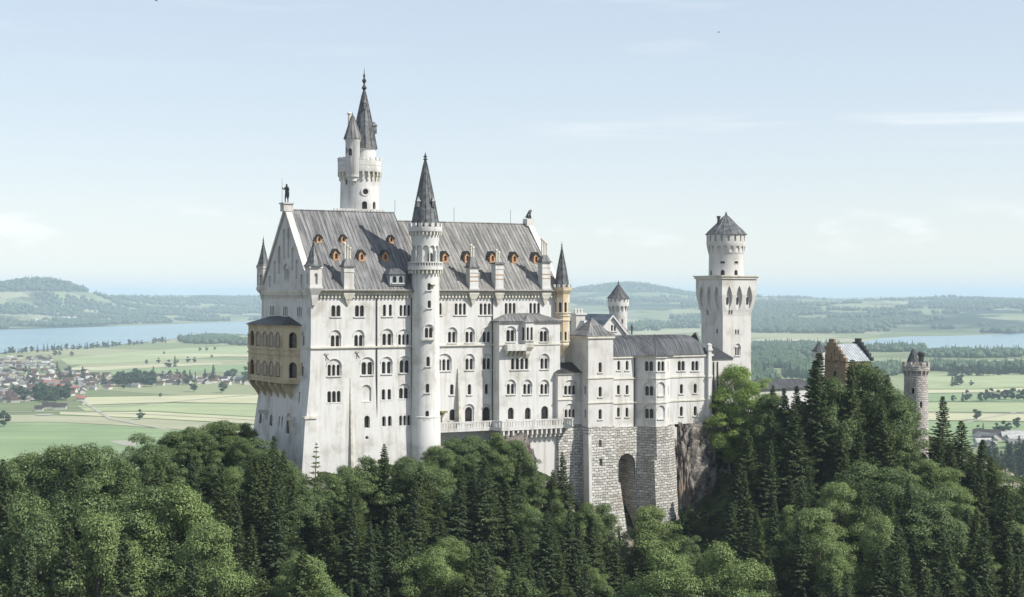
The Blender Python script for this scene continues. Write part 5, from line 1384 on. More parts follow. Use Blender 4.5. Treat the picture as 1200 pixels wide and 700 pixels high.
FIELDS = [
    ('meadow_green', [(-80, 497), (60, 495.5), (130, 499), (200, 504), (320, 514), (320, 560), (-80, 580)]),
    ('meadow_straw', [(-80, 488.5), (40, 486.5), (130, 489.5), (185, 492), (320, 500), (320, 512.5), (200, 503), (130, 498), (60, 494.8), (-80, 496)]),
    ('meadow_mid', [(90, 476), (200, 473), (320, 475), (320, 490), (180, 482), (100, 482)]),
    ('meadow_pale', [(100, 466), (320, 462), (320, 473.5), (200, 471.5), (96, 475)]),
    ('meadow_pale', [(70, 483), (180, 483.4), (320, 491), (320, 498.6), (185, 491), (130, 488.6), (70, 486)]),
    ('meadow_mid', [(70, 421), (140, 414), (220, 408), (320, 405), (320, 414), (180, 424), (80, 428)]),
    ('meadow_pale', [(84, 431.5), (200, 427), (260, 425.5), (262, 427.5), (200, 430), (120, 434.6), (84, 435)]),
    ('meadow_green', [(95, 436), (190, 431.4), (320, 426.4), (320, 436), (200, 438), (120, 440)]),
    ('meadow_pale', [(150, 416.5), (235, 415), (320, 416.5), (320, 419), (235, 417.6)]),
    ('gravel', [(127, 518), (158, 516.5), (160, 524), (145, 523)]),
    ('gravel', [(40, 486.4), (60, 485.4), (63, 487), (45, 488)]),
    ('meadow_pale', [(-60, 536), (20, 541), (55, 543), (55, 545), (18, 543.2), (-60, 538.4)]),
    ('meadow_pale', [(-60, 550), (20, 546.2), (55, 545.2), (55, 546.6), (20, 548.4), (-60, 553)]),
    ('meadow_mid', [(1085, 438), (1240, 440), (1240, 452), (1150, 456), (1085, 456)]),
    ('meadow_pale', [(1100, 428), (1150, 423.5), (1240, 419), (1240, 424), (1160, 428.5), (1100, 432)]),
    ('meadow_pale', [(1085, 457), (1150, 457), (1240, 453), (1240, 456.5), (1150, 460), (1085, 461)]),
    ('meadow_green', [(1085, 462), (1150, 461.5), (1240, 462), (1240, 471.5), (1085, 471)]),
    ('meadow_mid', [(1085, 472), (1240, 472.5), (1240, 484.5), (1085, 483)]),
    ('meadow_pale', [(1085, 484.5), (1240, 486.5), (1240, 494.5), (1085, 493)]),
    ('meadow_green', [(1085, 494.5), (1240, 496), (1240, 530), (1085, 520)]),
    ('meadow_straw', [(735, 391), (760, 387), (815, 385.5), (830, 388), (800, 391), (760, 393)]),
    ('meadow_straw', [(982, 385), (1000, 382.6), (1014, 383), (1012, 387.6), (990, 390.4)]),
    ('meadow_straw', [(880, 398), (915, 396), (1000, 397), (1005, 400.5), (960, 402), (885, 401)]),
    ('meadow_pale', [(885, 424), (940, 420), (960, 421), (930, 426), (890, 428)]),
]
for mn, pp_ in FIELDS:
    P3 = [flat(*p) for p in pp_]
    me = bpy.data.meshes.new('field'); zz = .35 if mn != 'gravel' else .6
    me.from_pydata([(x, y, zz + .05 * len(bpy.data.meshes) % .5) for x, y in P3], [], [tuple(range(len(P3)))])
    bm = bmesh.new(); bm.from_mesh(me)
    for f in bm.faces:
        f.normal_update()
        if f.normal.z < 0: f.normal_flip()
    bmesh.ops.triangulate(bm, faces=bm.faces)
    bm.to_mesh(me); bm.free(); me.materials.append(MATS[mn])
    structure(link(bpy.data.objects.new('field', me)))

# farm tracks, as narrow gravel strips
for line in ([(90, 478), (150, 476), (230, 469), (320, 461)], [(70, 429), (160, 433), (240, 428), (320, 420)], [(-40, 484), (60, 483), (150, 485), (320, 494)], [(96, 470), (130, 492), (200, 505)], [(1085, 461.5), (1160, 460.5), (1240, 457)], [(1085, 484), (1150, 485), (1240, 486)], [(1130, 496), (1180, 486), (1240, 474)]):
    P_ = [Vector((*flat(*p), .9)) for p in line]; vs_, fs_ = [], []
    for i, p in enumerate(P_):
        d = (P_[min(i + 1, len(P_) - 1)] - P_[max(i - 1, 0)]).normalized(); nrm = Vector((-d.y, d.x, 0)) * 3.2
        vs_ += [tuple(p + nrm), tuple(p - nrm)]
        if i: fs_.append((2 * i - 2, 2 * i - 1, 2 * i + 1, 2 * i))
    me = bpy.data.meshes.new('track'); me.from_pydata(vs_, [], fs_); me.materials.append(MATS['gravel']); structure(link(bpy.data.objects.new('track', me)))

# ------------------------------------------------------------------ rock faces
def rock(name, base, dims, seed, label, tilt=0.0):
    r_ = np.random.default_rng(seed)
    bm = bmesh.new(); bmesh.ops.create_icosphere(bm, subdivisions=6, radius=1.0)
    ph = r_.uniform(0, 6.28, (26, 1)); dr = r_.normal(size=(26, 3)); fr = r_.uniform(1.5, 18, (26, 1))
    co = np.array([v.co[:] for v in bm.verts])
    d = (np.abs(np.sin(co @ (dr * fr).T + ph.T)) / (fr.T ** .75)).sum(1)
    box = np.sign(co) * np.abs(co) ** .55
    p = box * (1 + .16 * (d - d.mean())[:, None]) * np.array(dims)
    for v, q in zip(bm.verts, p): v.co = q
    me = bpy.data.meshes.new(name); bm.to_mesh(me); bm.free(); me.materials.append(MATS['rock'])
    o = link(bpy.data.objects.new(name, me)); o.location = base; o.rotation_euler = (0, tilt, TH)
    return tag(o, label, 'rock')
X, Y = l2w(rb4 + 5.2, YM + 3.2)
rock('rock_outcrop', (X, Y, 134.0), (6.2, 6.0, 18.0), 3, 'tall brown rock outcrop carrying the right end of the bower house')
X, Y = l2w(rb4 + 1.8, YM - .5); rock('rock_outcrop', (X, Y, 122), (3.5, 3.5, 11), 11, 'dark lower rock spur below the tall brown outcrop')
X, Y = l2w(XA0 + 1.6, YT - 1.5); rock('cliff', (X, Y, 141.5), (4.2, 2.6, 9.0), 5, 'pale grey cliff face beneath the middle of the terrace')
X, Y = l2w(XA0 - 7.0, YT - 1.2); rock('cliff', (X, Y, 138.5), (8.0, 3.0, 9.0), 8, 'shrub-covered rock shoulder under the left end of the terrace')
X, Y = l2w(XA0 + 7.8, YT - 4.5); rock('cliff', (X, Y, 134), (4.0, 3.0, 8.0), 9, 'low grey boulder slope below the right end of the terrace')
# ------------------------------------------------------------------ trees
def leaf_mesh(name, P, Nrm, size, asp, rs, mat, extra=None):
    """many small leaf-sprays: one bent four-cornered blade each."""
    n = len(P)
    Nrm = Nrm / np.linalg.norm(Nrm, axis=1, keepdims=True)
    if extra is None:
        ref = rs.normal(size=(n, 3))
    else: ref = extra
    U = ref - (ref * Nrm).sum(1, keepdims=True) * Nrm; U /= np.linalg.norm(U, axis=1, keepdims=True) + 1e-9
    V = np.cross(Nrm, U); s = size[:, None]
    co = np.stack([P - U * s, P + V * s * asp, P + U * s, P - V * s * asp], 1)
    co[:, 0] -= Nrm * s * .25; co[:, 2] -= Nrm * s * .25
    me = bpy.data.meshes.new(name)
    set_mesh(me, co.reshape(-1, 3), np.arange(n * 4).reshape(n, 4))
    me.materials.append(MATS[mat]); return me
def broad_tree(seed, H=20.0, mat='leaf_broad', clumps=62, per=230, leaf=.24, wide=.27, cr=(.040, .086)):
    rs = np.random.default_rng(seed)
    egg = rs.uniform(.9, 1.9); lob = rs.uniform(0, 6.28, 3); la = rs.uniform(.14, .34, 3); gap = rs.normal(size=(5, 3)); gap /= np.linalg.norm(gap, axis=1, keepdims=True)
    C = []; Rd = []
    for k in range(clumps):
        while True:
            q = rs.uniform(-1, 1, 3)
            if .25 < np.linalg.norm(q) < 1 and ((q / np.linalg.norm(q)) @ gap.T).max() < .93: break
        q *= (np.linalg.norm(q) ** -.45)
        hgt = .565 + .405 * q[2]
        th_ = math.atan2(q[1], q[0]); wd = wide * (1 + sum(la[i] * math.sin((i + 1) * th_ + lob[i]) for i in range(3)) * .8) * (1.0 - .62 * max(0, q[2]) ** egg) * (1 if q[2] > -.5 else .85)
        C.append((q[0] * wd * H, q[1] * wd * H, hgt * H)); Rd.append(rs.uniform(*cr) * H)
    C = np.array(C); Rd = np.array(Rd); C += rs.normal(size=C.shape) * .015 * H
    ci = np.repeat(np.arange(clumps), (per * (Rd / Rd.mean()) ** 2).astype(int))
    n = len(ci); D = rs.normal(size=(n, 3)); D[:, 2] = np.abs(D[:, 2]) * 1.2 - .62; D /= np.linalg.norm(D, axis=1, keepdims=True)
    rr = rs.uniform(.5, 1.05, n) ** .7; rr = np.where(rs.random(n) < .14, rr * rs.uniform(1.0, 1.5, n), rr)
    P = C[ci] + D * (Rd[ci] * rr)[:, None] * np.array([1.05, 1.05, .78])
    Nn = D * .85 + np.array([0, 0, .55]) + rs.normal(size=(n, 3)) * .40
    crown = leaf_mesh('crown', P, Nn, leaf * rs.uniform(.6, 1.35, n), .62, rs, mat)
    t = MB(); pts = [(0, 0, -2.5), (0, 0, 0), (.1, .05, H * .2), (.0, .15, H * .42), (.1, .1, H * .68)]
    t.tube(pts, [.022 * H, .018 * H, .014 * H, .011 * H, .004 * H], 8)
    for k in range(9):
        c = C[rs.integers(clumps)]; z0 = rs.uniform(.25, .5) * H
        t.tube([(0, .1, z0), (c[0] * .5, c[1] * .5, z0 + (c[2] - z0) * .6), tuple(c)], [.008 * H, .005 * H, .002 * H], 5)
    return crown, t.mesh('trunk')
def spruce_tree(seed, H=24.0, Rm=.15, mat='leaf_spruce', step=.52, dens=1.15, per=110, leaf=.225, bare=.03):
    rs = np.random.default_rng(seed)
    Ps, Ns, Us, Ss = [], [], [], []
    t = MB(); t.tube([(0, 0, -3), (0, 0, 0), (0, 0, H * .5), (0, 0, H * .99)], [.017 * H, .015 * H, .008 * H, .001 * H], 7)
    z = H * bare
    prof_n = rs.uniform(.8, 1.15, 12)
    while z < H * .985:
        h = z / H
        L = Rm * H * min(1.0, (1 - h) ** .82 * 1.08 + .012) * np.interp(h * 11, np.arange(12), prof_n)
        nb = max(4, int((5 + 3 * (1 - h)) * dens)); a0 = rs.uniform(0, 6.28)
        for b in range(nb):
            a = a0 + 6.283 * b / nb + rs.normal() * .25; l = L * rs.choice([rs.uniform(.75, 1.2), rs.uniform(.45, .9)], p=[.7, .3])
            droop = rs.uniform(.12, .50) * (1 - h) + .02; up = .30 * h
            m = max(5, int(per * (.25 + l / (Rm * H))))
            u = rs.uniform(.08, 1, m) ** .7
            lat = rs.normal(size=m) * .20 * l * (1.05 - u) + rs.normal(size=m) * .06
            dx, dy = math.cos(a), math.sin(a)
            zz = z + l * (up * u - droop * 1.6 * u ** 1.6 + .14 * u ** 4) - np.abs(lat) * .35 - rs.uniform(0, .12, m) * l * .6
            Ps.append(np.stack([dx * u * l - dy * lat, dy * u * l + dx * lat, zz], 1))
            Ns.append(np.stack([dx * .35 + rs.normal(size=m) * .35, dy * .35 + rs.normal(size=m) * .35, np.full(m, .9)], 1))
            sg = np.sign(lat + 1e-6) * rs.uniform(.2, .9, m)
            Us.append(np.stack([dx - dy * sg, dy + dx * sg, np.full(m, -.35 + .3 * h)], 1)); Ss.append(np.full(m, leaf) * rs.uniform(.7, 1.4, m) * (.75 + .35 * (1 - h)))
        z += step * rs.uniform(.75, 1.25) * (1.15 - .5 * h)
    P = np.concatenate(Ps); crown = leaf_mesh('crown', P, np.concatenate(Ns), np.concatenate(Ss), .36, rs, mat, np.concatenate(Us))
    return crown, t.mesh('trunk')
PROTO = {'lime': [], 'broad': [], 'bright': [], 'spruce': [], 'larch': [], 'shrub': []}
def reg(kind, H, cr, tr, bark='bark'):
    tr.materials.clear(); tr.materials.append(MATS[bark]); smooth(tr, 60)
    PROTO[kind].append((H, cr, tr))
for i in range(6): reg('broad', 20.0, *broad_tree(20 + i, 20.0, 'leaf_broad', 92 + 5 * i, 420, .135, .215 + .016 * i))
for i in range(4): reg('bright', 20.0, *broad_tree(40 + i, 20.0, 'leaf_bright', 96, 420, .125, .22 + .02 * i), 'pale_bark')
for i in range(7): reg('spruce', 24.0, *spruce_tree(60 + i, 24.0, .165 + .013 * i, 'leaf_light_spruce' if i in (2, 5) else 'leaf_spruce'))
for i in range(2): reg('lime', 18.0, *broad_tree(50 + i, 18.0, 'leaf_lime', 80, 420, .125, .27), 'pale_bark')
reg('larch', 14.0, *spruce_tree(80, 14.0, .15, 'leaf_broad', .80, .9, 26, .20, .05))
for i in range(2): reg('shrub', 5.0, *broad_tree(90 + i, 5.0, 'leaf_broad', 30, 150, .15, .42))
NAMES = {'lime': ('bright_broadleaf_tree', 'tree'), 'broad': ('broadleaf_tree', 'tree'), 'bright': ('pale_broadleaf_tree', 'tree'), 'spruce': ('spruce_tree', 'spruce'), 'larch': ('larch_tree', 'larch'), 'shrub': ('shrub', 'shrub')}
TREES = []
prng = random.Random(5)
def px_of(X, Y, Z): return 600 + X / Y * F, HZ - (Z - CZ) / Y * F
def plant(kind, X, Y, top=None, h=None, wide=1.0, zbase=None, label=None):
    zb = float(terrain(X, Y)) if zbase is None else zbase
    if h is None: h = top - zb
    pr = PROTO[kind]; H, cr, tr = pr[prng.randrange(len(pr))]
    nm, cat = NAMES[kind]
    o = bpy.data.objects.new(nm, None); COL.objects.link(o)
    k = h / H; w = (k ** .75 * (1 if kind != 'spruce' else 1.0)) * wide
    w = min(max(w, k * .7), k * 1.6)
    o.location = (X, Y, zb - .2); o.rotation_euler = (prng.gauss(0, .035), prng.gauss(0, .035), prng.uniform(0, 6.28)); o.scale = (w * prng.uniform(.85, 1.15), w * prng.uniform(.85, 1.15), k)
    for m, n in ((tr, 'trunk'), (cr, 'crown')):
        c = bpy.data.objects.new(n, m); COL.objects.link(c); c.parent = o
    o['category'] = cat
    px, py = px_of(X, Y, zb + h)
    TREES.append(dict(o=o, kind=kind, px=px, py=py, Y=Y, h=h, label=label))
    return o
def plant_px(kind, px, top_py, Y, wide=1.0, label=None):
    X = (px - 600) / F * Y; return plant(kind, X, Y, top=zat(top_py, Y), wide=wide, label=label)

# the trees that draw the skyline of the wood and stand against the walls
HERO = [
    # left skyline
    ('broad', 8, 536, 292), ('broad', 32, 528, 300), ('spruce', 20, 534, 285), ('broad', 68, 513, 296, 1.25), ('broad', 96, 518, 288, 1.2), ('broad', 130, 523, 300),
    ('broad', 168, 509, 300, 1.1), ('broad', 190, 520, 306), ('broad', 217, 494, 312, 1.2), ('broad', 258, 486, 318, 1.3), ('broad', 283, 494, 322, 1.2), ('broad', 238, 505, 316, 1.3), ('broad', 270, 502, 319, 1.3), ('broad', 200, 510, 312, 1.2), ('spruce', 226, 508, 306), ('spruce', 246, 500, 312), ('broad', 236, 505, 306), ('broad', 150, 528, 292),
    # against the gable and the long facade
    ('spruce', 322, 508, 296), ('spruce', 300, 536, 290), ('spruce', 340, 545, 286), ('larch', 366, 515, 299), ('broad', 386, 553, 300), ('broad', 404, 541, 304), ('broad', 430, 533, 308), ('spruce', 453, 517, 306), ('broad', 476, 529, 312),
    ('broad', 498, 536, 306), ('spruce', 414, 556, 292), ('broad', 516, 518, 318), ('broad', 533, 508, 321), ('broad', 556, 506, 322), ('broad', 580, 507, 324), ('broad', 600, 512, 326), ('spruce', 484, 540, 298),
    ('spruce', 664, 527, 328), ('spruce', 640, 560, 322), ('broad', 622, 545, 326, .8), ('broad', 690, 585, 330), ('broad', 710, 588, 334), ('bright', 762, 588, 334), ('spruce', 744, 618, 330), ('broad', 790, 620, 336), ('broad', 812, 628, 330),
    # right: bright tree by the square tower, conifers before the gatehouse
    ('lime', 868, 424, 360, 1.2), ('lime', 856, 452, 357, 1.1), ('lime', 884, 447, 357, 1.1), ('spruce', 906, 448, 356), ('spruce', 933, 450, 350), ('broad', 897, 460, 354), ('broad', 914, 466, 350), ('broad', 636, 556, 322), ('broad', 616, 560, 322), ('spruce', 650, 548, 322), ('spruce', 921, 452, 350), ('spruce', 948, 410, 346, 1.25), ('spruce', 966, 428, 340, 1.2), ('broad', 1012, 422, 356, 1.0), ('spruce', 978, 432, 352), ('spruce', 1024, 426, 356, 1.3), ('spruce', 1000, 418, 352, 1.3), ('spruce', 1036, 436, 352, 1.3), ('spruce', 958, 420, 352), ('broad', 1032, 430, 352), ('spruce', 990, 424, 346, 1.2),
    ('broad', 984, 440, 348), ('broad', 1050, 470, 350), ('spruce', 1040, 462, 344), ('spruce', 1105, 462, 352, 1.15), ('spruce', 1094, 500, 344), ('broad', 1060, 500, 346), ('spruce', 1128, 490, 348, 1.2), ('spruce', 1146, 512, 344, 1.2), ('spruce', 1165, 530, 340, 1.1), ('broad', 1184, 556, 336), ('broad', 1204, 560, 332),
    ('spruce', 880, 500, 338, 1.2), ('spruce', 900, 478, 340, 1.2), ('spruce', 934, 470, 336, 1.2), ('spruce', 858, 540, 336), ('broad', 303, 514, 303, 1.2), ('spruce', 331, 524, 298), ('broad', 318, 526, 301, 1.2), ('spruce', 346, 550, 293), ('spruce', 292, 522, 300), ('spruce', 30, 560, 280), ('spruce', 88, 540, 276), ('spruce', 142, 545, 280), ('spruce', 186, 536, 284), ('spruce', 232, 530, 292), ('spruce', 262, 540, 286), ('spruce', 272, 580, 268), ('spruce', 78, 610, 252), ('spruce', 150, 620, 248), ('spruce', 20, 620, 250), ('spruce', 300, 610, 260), ('spruce', 225, 640, 244), ('broad', 285, 512, 312), ('broad', 336, 540, 298), ('broad', 352, 566, 294), ('spruce', 312, 528, 292, 1.2),
    # bright lumps in the foreground
    ('bright', 205, 562, 266, 1.1), ('broad', 165, 572, 266, 1.1), ('bright', 248, 606, 254, 1.1), ('bright', 118, 592, 256, 1.0), ('broad', 60, 600, 258), ('broad', 40, 566, 274), ('broad', 100, 552, 276),
    ('bright', 360, 645, 262, 1.2), ('bright', 510, 640, 272, 1.1), ('bright', 780, 640, 294, 1.2), ('bright', 840, 634, 290, 1.2), ('broad', 1010, 540, 322, 1.2), ('broad', 1050, 550, 316, 1.2), ('broad', 1090, 570, 312, 1.2), ('bright', 985, 560, 312), ('bright', 960, 590, 300), ('bright', 1030, 600, 300, 1.1),
]
for hsp in HERO: plant_px(hsp[0], hsp[1], hsp[2], hsp[3], hsp[4] if len(hsp) > 4 else 1.0)
# the rest of the wood, kept below the line the photograph's canopy draws
SKY = [(-400, 545), (0, 540), (60, 522), (130, 528), (200, 512), (260, 500), (292, 512), (300, 540), (345, 572), (358, 590), (380, 565), (440, 545), (480, 540), (520, 530), (600, 520), (612, 552), (650, 568), (680, 592), (720, 600), (728, 668), (744, 664), (752, 606), (790, 640), (846, 636), (852, 590), (860, 520), (880, 470), (930, 455), (1000, 450), (1050, 480), (1062, 515), (1090, 520), (1130, 515), (1200, 570), (1600, 600)]
skx, sky_ = [a for a, b in SKY], [b for a, b in SKY]
pts = []
yv = 236.0
row = 0
while yv < 366:
    xv = -128 + (row % 2) * 3.3
    while xv < 136:
        X = xv + prng.uniform(-2.4, 2.4); Y = yv + prng.uniform(-2.2, 2.2)
        d = float(front_line(np.array(X))) - Y
        px, _ = px_of(X, Y, CZ)
        if d > (14 if 8 < X < 48 else 5.5) and -30 < px < 1230 and d < 100 + (25 if px > 850 else 0):
            pts.append((X, Y, d, px))
        xv += 6.2
    yv += 5.4; row += 1
for X, Y, d, px in pts:
    if any((t['o'].location.x - X) ** 2 + (t['o'].location.y - Y) ** 2 < 3.4 ** 2 for t in TREES): continue
    zb = float(terrain(X, Y)); lim = zat(np.interp(px, skx, sky_) + 4, Y)
    pk = prng.random()
    con = .66 if 290 < px < 700 else .78 if px > 830 else .50 if px < 290 else .5
    kind = 'spruce' if pk < con else ('bright' if pk > .80 else 'broad')
    h = prng.uniform(15, 26) if kind == 'spruce' else prng.uniform(11, 18)
    if zb + h > lim:
        h = (lim - zb) * prng.uniform(.86, .99)
    if h < 5: continue
    if h < 9 and kind == 'spruce': kind = 'broad'
    ptop = px_of(X, Y, zb + h)[1]
    if ptop > 725 or (788 < px_of(X, Y, zb)[0] < 852 and ptop < 612): continue
    plant(kind, X, Y, h=h, wide=prng.uniform(.9, 1.25))
# shrubs clinging to the terrace rocks and the wall foot
for px, py, ly in ((524, 522, -5), (540, 515, -6), (560, 516, -6.5), (578, 514, -6.5), (598, 516, -6.5), (610, 530, -6), (552, 530, -8), (586, 528, -8.5), (604, 545, -8.5), (648, 560, -7), (632, 578, -9), (402, 558, -3), (424, 548, -3), (448, 540, -3), (470, 540, -3.5), (380, 570, -3.5), (806, 600, -9), (828, 598, -9.5), (795, 612, -10)):
    lx, Yd = axis(px, ly); X, Y = l2w(lx, ly); plant('shrub', X, Y, h=prng.uniform(4.5, 6.5), zbase=zat(py, Yd) - 5.0, wide=1.1)

# ------------------------------------------------------------------ valley: single trees, houses, far woods
def joined(parts):
    """one mesh from several (mesh, material) pairs."""
    bm = bmesh.new(); me = bpy.data.meshes.new('valley_tree')
    for i, (m, mat) in enumerate(parts):
        k = len(bm.faces); bm.from_mesh(m); bm.faces.ensure_lookup_table()
        for f in bm.faces[k:]: f.material_index = i
        me.materials.append(MATS[mat])
    bm.to_mesh(me); bm.free(); return me
VT = {'round': [], 'cone': []}
for i in range(3):
    c, t = broad_tree(120 + i, 16.0, 'leaf_far', 34, 80, .60, .30, (.07, .13)); VT['round'].append(joined([(c, 'leaf_far'), (t, 'bark')]))
    c, t = spruce_tree(140 + i, 22.0, .21, 'leaf_far', 1.1, .9, 22, .8, .03); VT['cone'].append(joined([(c, 'leaf_far'), (t, 'bark')]))
VTREES = []
def valley_tree(kind, px, py, sc_=1.0, label=None, group=None):
    if py > 350:
        X, Y, Z = ground_at(px, py)[0]
    m = prng.choice(VT[kind])
    o = link(bpy.data.objects.new('round_tree' if kind == 'round' else 'conifer', m))
    o.location = (X, Y, Z); k = sc_ * prng.uniform(.8, 1.2); o.scale = (k * prng.uniform(.9, 1.25), k * prng.uniform(.9, 1.25), k); o.rotation_euler = (0, 0, prng.uniform(0, 6.28))
    o['category'] = 'tree'
    VTREES.append(dict(o=o, px=px, py=py, kind=kind, label=label, group=group)); return o
valley_tree('round', 164, 492.5, 1.0, 'lone round tree in the green field beyond the wood, left of the palace')
valley_tree('round', 4, 501, 1.35, 'lone dark round tree at the left edge of the green field')
for px, py, k, s_ in ((227, 459.5, 'round', 1.3), (260, 461, 'round', 1.25), (67, 435.5, 'cone', 1.3), (64, 417.5, 'round', 1.0), (70, 417, 'round', .9), (84, 418, 'round', .9), (198, 432, 'round', 1.2), (205, 430, 'cone', 1.2), (220, 425.6, 'round', 1.1), (228, 425.4, 'round', 1.1), (208, 425.8, 'round', .8), (186, 426.4, 'round', .8), (172, 427.2, 'round', .7), (248, 419.6, 'round', .6), (192, 415.6, 'round', .6), (234, 412, 'round', .9), (242, 411.8, 'round', .9), (252, 410.6, 'round', .8), (188, 466, 'round', .6), (288, 447, 'round', 2.0), (296, 446, 'round', 2.0), (272, 446, 'round', 1.8), (250, 447, 'cone', 1.4), (293, 450, 'round', 1.2), (284, 450, 'round', 1.0)):
    valley_tree(k, px, py, s_, None, 'trees scattered over the meadows left of the palace')
# shore trees
for i in range(46):
    px = 6 + i * 4.2 + prng.uniform(-1.5, 1.5); py = np.interp(px, [0, 50, 100, 150, 200], [416, 411.8, 409, 405, 401]) + prng.uniform(0, .8)
    if prng.random() < .86: valley_tree('round' if prng.random() < .8 else 'cone', px, py, prng.uniform(.9, 1.35), None, 'trees lining the near shore of the left lake')
# village trees
for i in range(34):
    px = prng.uniform(22, 82); valley_tree('round', px, prng.uniform(463, 473), prng.uniform(1.0, 1.5), None, 'trees of the village grove')
for i in range(26):
    px = prng.uniform(136, 180); valley_tree('round', px, prng.uniform(447, 454), prng.uniform(1.2, 1.7), None, 'trees of the grove in the middle of the village')
for i in range(44):
    px = prng.uniform(0, 292); py = np.interp(px, [0, 120, 300], [prng.uniform(425, 472), prng.uniform(436, 458), prng.uniform(441, 452)]); valley_tree(prng.choice(['round', 'round', 'cone']), px, py, prng.uniform(.7, 1.25), None, 'trees between the village houses')
# right side: rows and clumps
for i in range(24): valley_tree(prng.choice(['round', 'round', 'cone']), 1112 + i * 4.0 + prng.uniform(-1.2, 1.2), 441 - i * .1 + prng.uniform(-1, 1), prng.uniform(1.2, 1.7), None, 'row of trees behind the round grey tower')
for px, py, k, s_ in ((1120, 452, 'cone', 1.2), (1126, 452, 'round', 1.4), (1116, 453, 'cone', .9), (1138, 452.6, 'round', .6), (1133, 471, 'round', 1.0), (1128, 471, 'cone', .9), (1117, 471, 'round', .7), (1150, 471, 'round', 1.0), (1156, 470.6, 'round', 1.1), (1162, 470, 'round', 1.2), (1170, 470, 'round', 1.2), (1178, 469, 'round', 1.3), (1186, 469.6, 'round', 1.4), (1194, 470, 'round', 1.3), (1200, 470, 'round', 1.3), (1144, 493, 'round', .9), (1192, 503, 'round', 1.2), (1168, 509, 'round', .9), (1176, 511, 'round', 1.0), (1146, 509, 'round', .9), (1152, 511, 'cone', .8), (1182, 506, 'round', .7)):
    valley_tree(k, px, py, s_, None, 'trees on the meadows behind the round grey tower')
for i in range(22): valley_tree('cone', 1152 + i * 2.6 + prng.uniform(-1, 1), prng.uniform(548, 572), prng.uniform(1.3, 1.7), None, 'dark conifers beyond the right edge of the wood')
for i in range(40): valley_tree(prng.choice(['round', 'cone', 'cone']), prng.uniform(884, 958), prng.uniform(436, 462), prng.uniform(.9, 1.3), None, 'trees behind the low white wing')

# houses: a white wall block with windows and a wide gabled roof
mat_simple('house_wall', (.50, .47, .43), .12, .05, .9, .1)
HR = {'brown': (.10, .062, .048), 'grey': (.20, .19, .18), 'red': (.30, .13, .10), 'dark': (.055, .045, .042), 'white': (.42, .41, .39)}
for k, c in HR.items(): mat_simple('house_roof_' + k, c, .25, .08, .85, .15)
def house_meshes(L, Wd, Hw, Hr):
    w = MB().extr([(-L / 2, -Wd / 2, 0), (-L / 2, Wd / 2, 0), (-L / 2, Wd / 2, Hw), (-L / 2, 0, Hw + Hr), (-L / 2, -Wd / 2, Hw)], (L, 0, 0))
    c = MB()
    for i in range(int(L / 3.2)):
        for zz in (1.0, 3.6):
            xx = -L / 2 + 1.6 + i * 3.2
            c.box(xx - .5, xx + .5, -Wd / 2 - .04, -Wd / 2 - .01, zz, zz + 1.3); c.box(xx - .5, xx + .5, Wd / 2 + .01, Wd / 2 + .04, zz, zz + 1.3)
    r = MB()
    for s0 in (-1, 1):
        k = Hr / (Wd / 2); y1 = s0 * (Wd / 2 + 1.1)
        r.extr([(-L / 2 - 1, y1, Hw - 1.1 * k + .02), (-L / 2 - 1, 0, Hw + Hr + .02), (-L / 2 - 1, 0, Hw + Hr + .4), (-L / 2 - 1, y1, Hw - 1.1 * k + .4)], (L + 2, 0, 0))
    a, b, d = w.mesh('wall'), r.mesh('roof'), c.mesh('windows')
    a.materials.append(MATS['house_wall']); d.materials.append(MATS['glass_dark'])
    return a, b, d
HM = []
for dims in ((15, 11, 5.2, 3.6), (20, 12, 5.4, 4.0), (12, 10, 5.0, 3.4), (34, 16, 6.0, 4.6)):
    a, b, d = house_meshes(*dims); rs_ = {}
    for k in HR:
        m = b.copy(); m.materials.append(MATS['house_roof_' + k]); rs_[k] = m
    HM.append((a, rs_, d))
HOUSES = []
def house(px, py, col, kind=None, rz=None, region='', s_=1.0):
    X, Y, Z = ground_at(px, py)[0]
    a, rs_, d = HM[kind if kind is not None else prng.choice([0, 0, 1, 1, 2])]
    o = bpy.data.objects.new('village_house', None); COL.objects.link(o)
    o.location = (X, Y, Z - .1); o.rotation_euler = (0, 0, rz if rz is not None else prng.choice([0.3, .3, -.2, 1.3, 1.8]) + prng.uniform(-.2, .2)); o.scale = (s_,) * 3
    for m, n in ((a, 'wall'), (rs_[col], 'roof'), (d, 'window_row')):
        if n == 'window_row' and Y > 2900: continue
        c = bpy.data.objects.new(n, m); COL.objects.link(c); c.parent = o
    o['category'] = 'house'
    HOUSES.append(dict(o=o, px=px, py=py, col=col, region=region)); return o
used = []
def scatter_houses(n, fx, fy, region, cols, dmin, kinds=(0, 0, 1, 1, 2), s_=1.0):
    k = t = 0
    while k < n and t < n * 30:
        t += 1; px = fx(); py = fy(px)
        if any(abs(px - a) < dmin and abs(py - b) < dmin * .30 for a, b in used): continue
        used.append((px, py)); house(px, py, prng.choice(cols), prng.choice(kinds), None, region, s_); k += 1
C1 = ['brown', 'brown', 'dark', 'grey', 'dark', 'brown', 'grey', 'white']
scatter_houses(104, lambda: prng.uniform(-6, 100), lambda p: prng.uniform(436, 474 - p * .12), 'near', C1, 6.2)
scatter_houses(36, lambda: prng.uniform(-6, 64), lambda p: prng.uniform(420, 433), 'far', C1, 6)
scatter_houses(38, lambda: prng.uniform(96, 200), lambda p: prng.uniform(441, 458 - (p - 96) * .04), 'middle', C1, 6)
scatter_houses(24, lambda: prng.uniform(196, 292), lambda p: prng.uniform(443, 452), 'right', C1 + ['white'], 7)
for px, py, c, k in ((62, 452, 'red', 3), (80, 459, 'red', 3), (70, 456, 'red', 1), (95, 470, 'red', 0), (58, 479, 'dark', 1), (70, 480, 'dark', 1), (46, 482, 'dark', 2)):
    house(px, py, c, k, .15, 'edge')
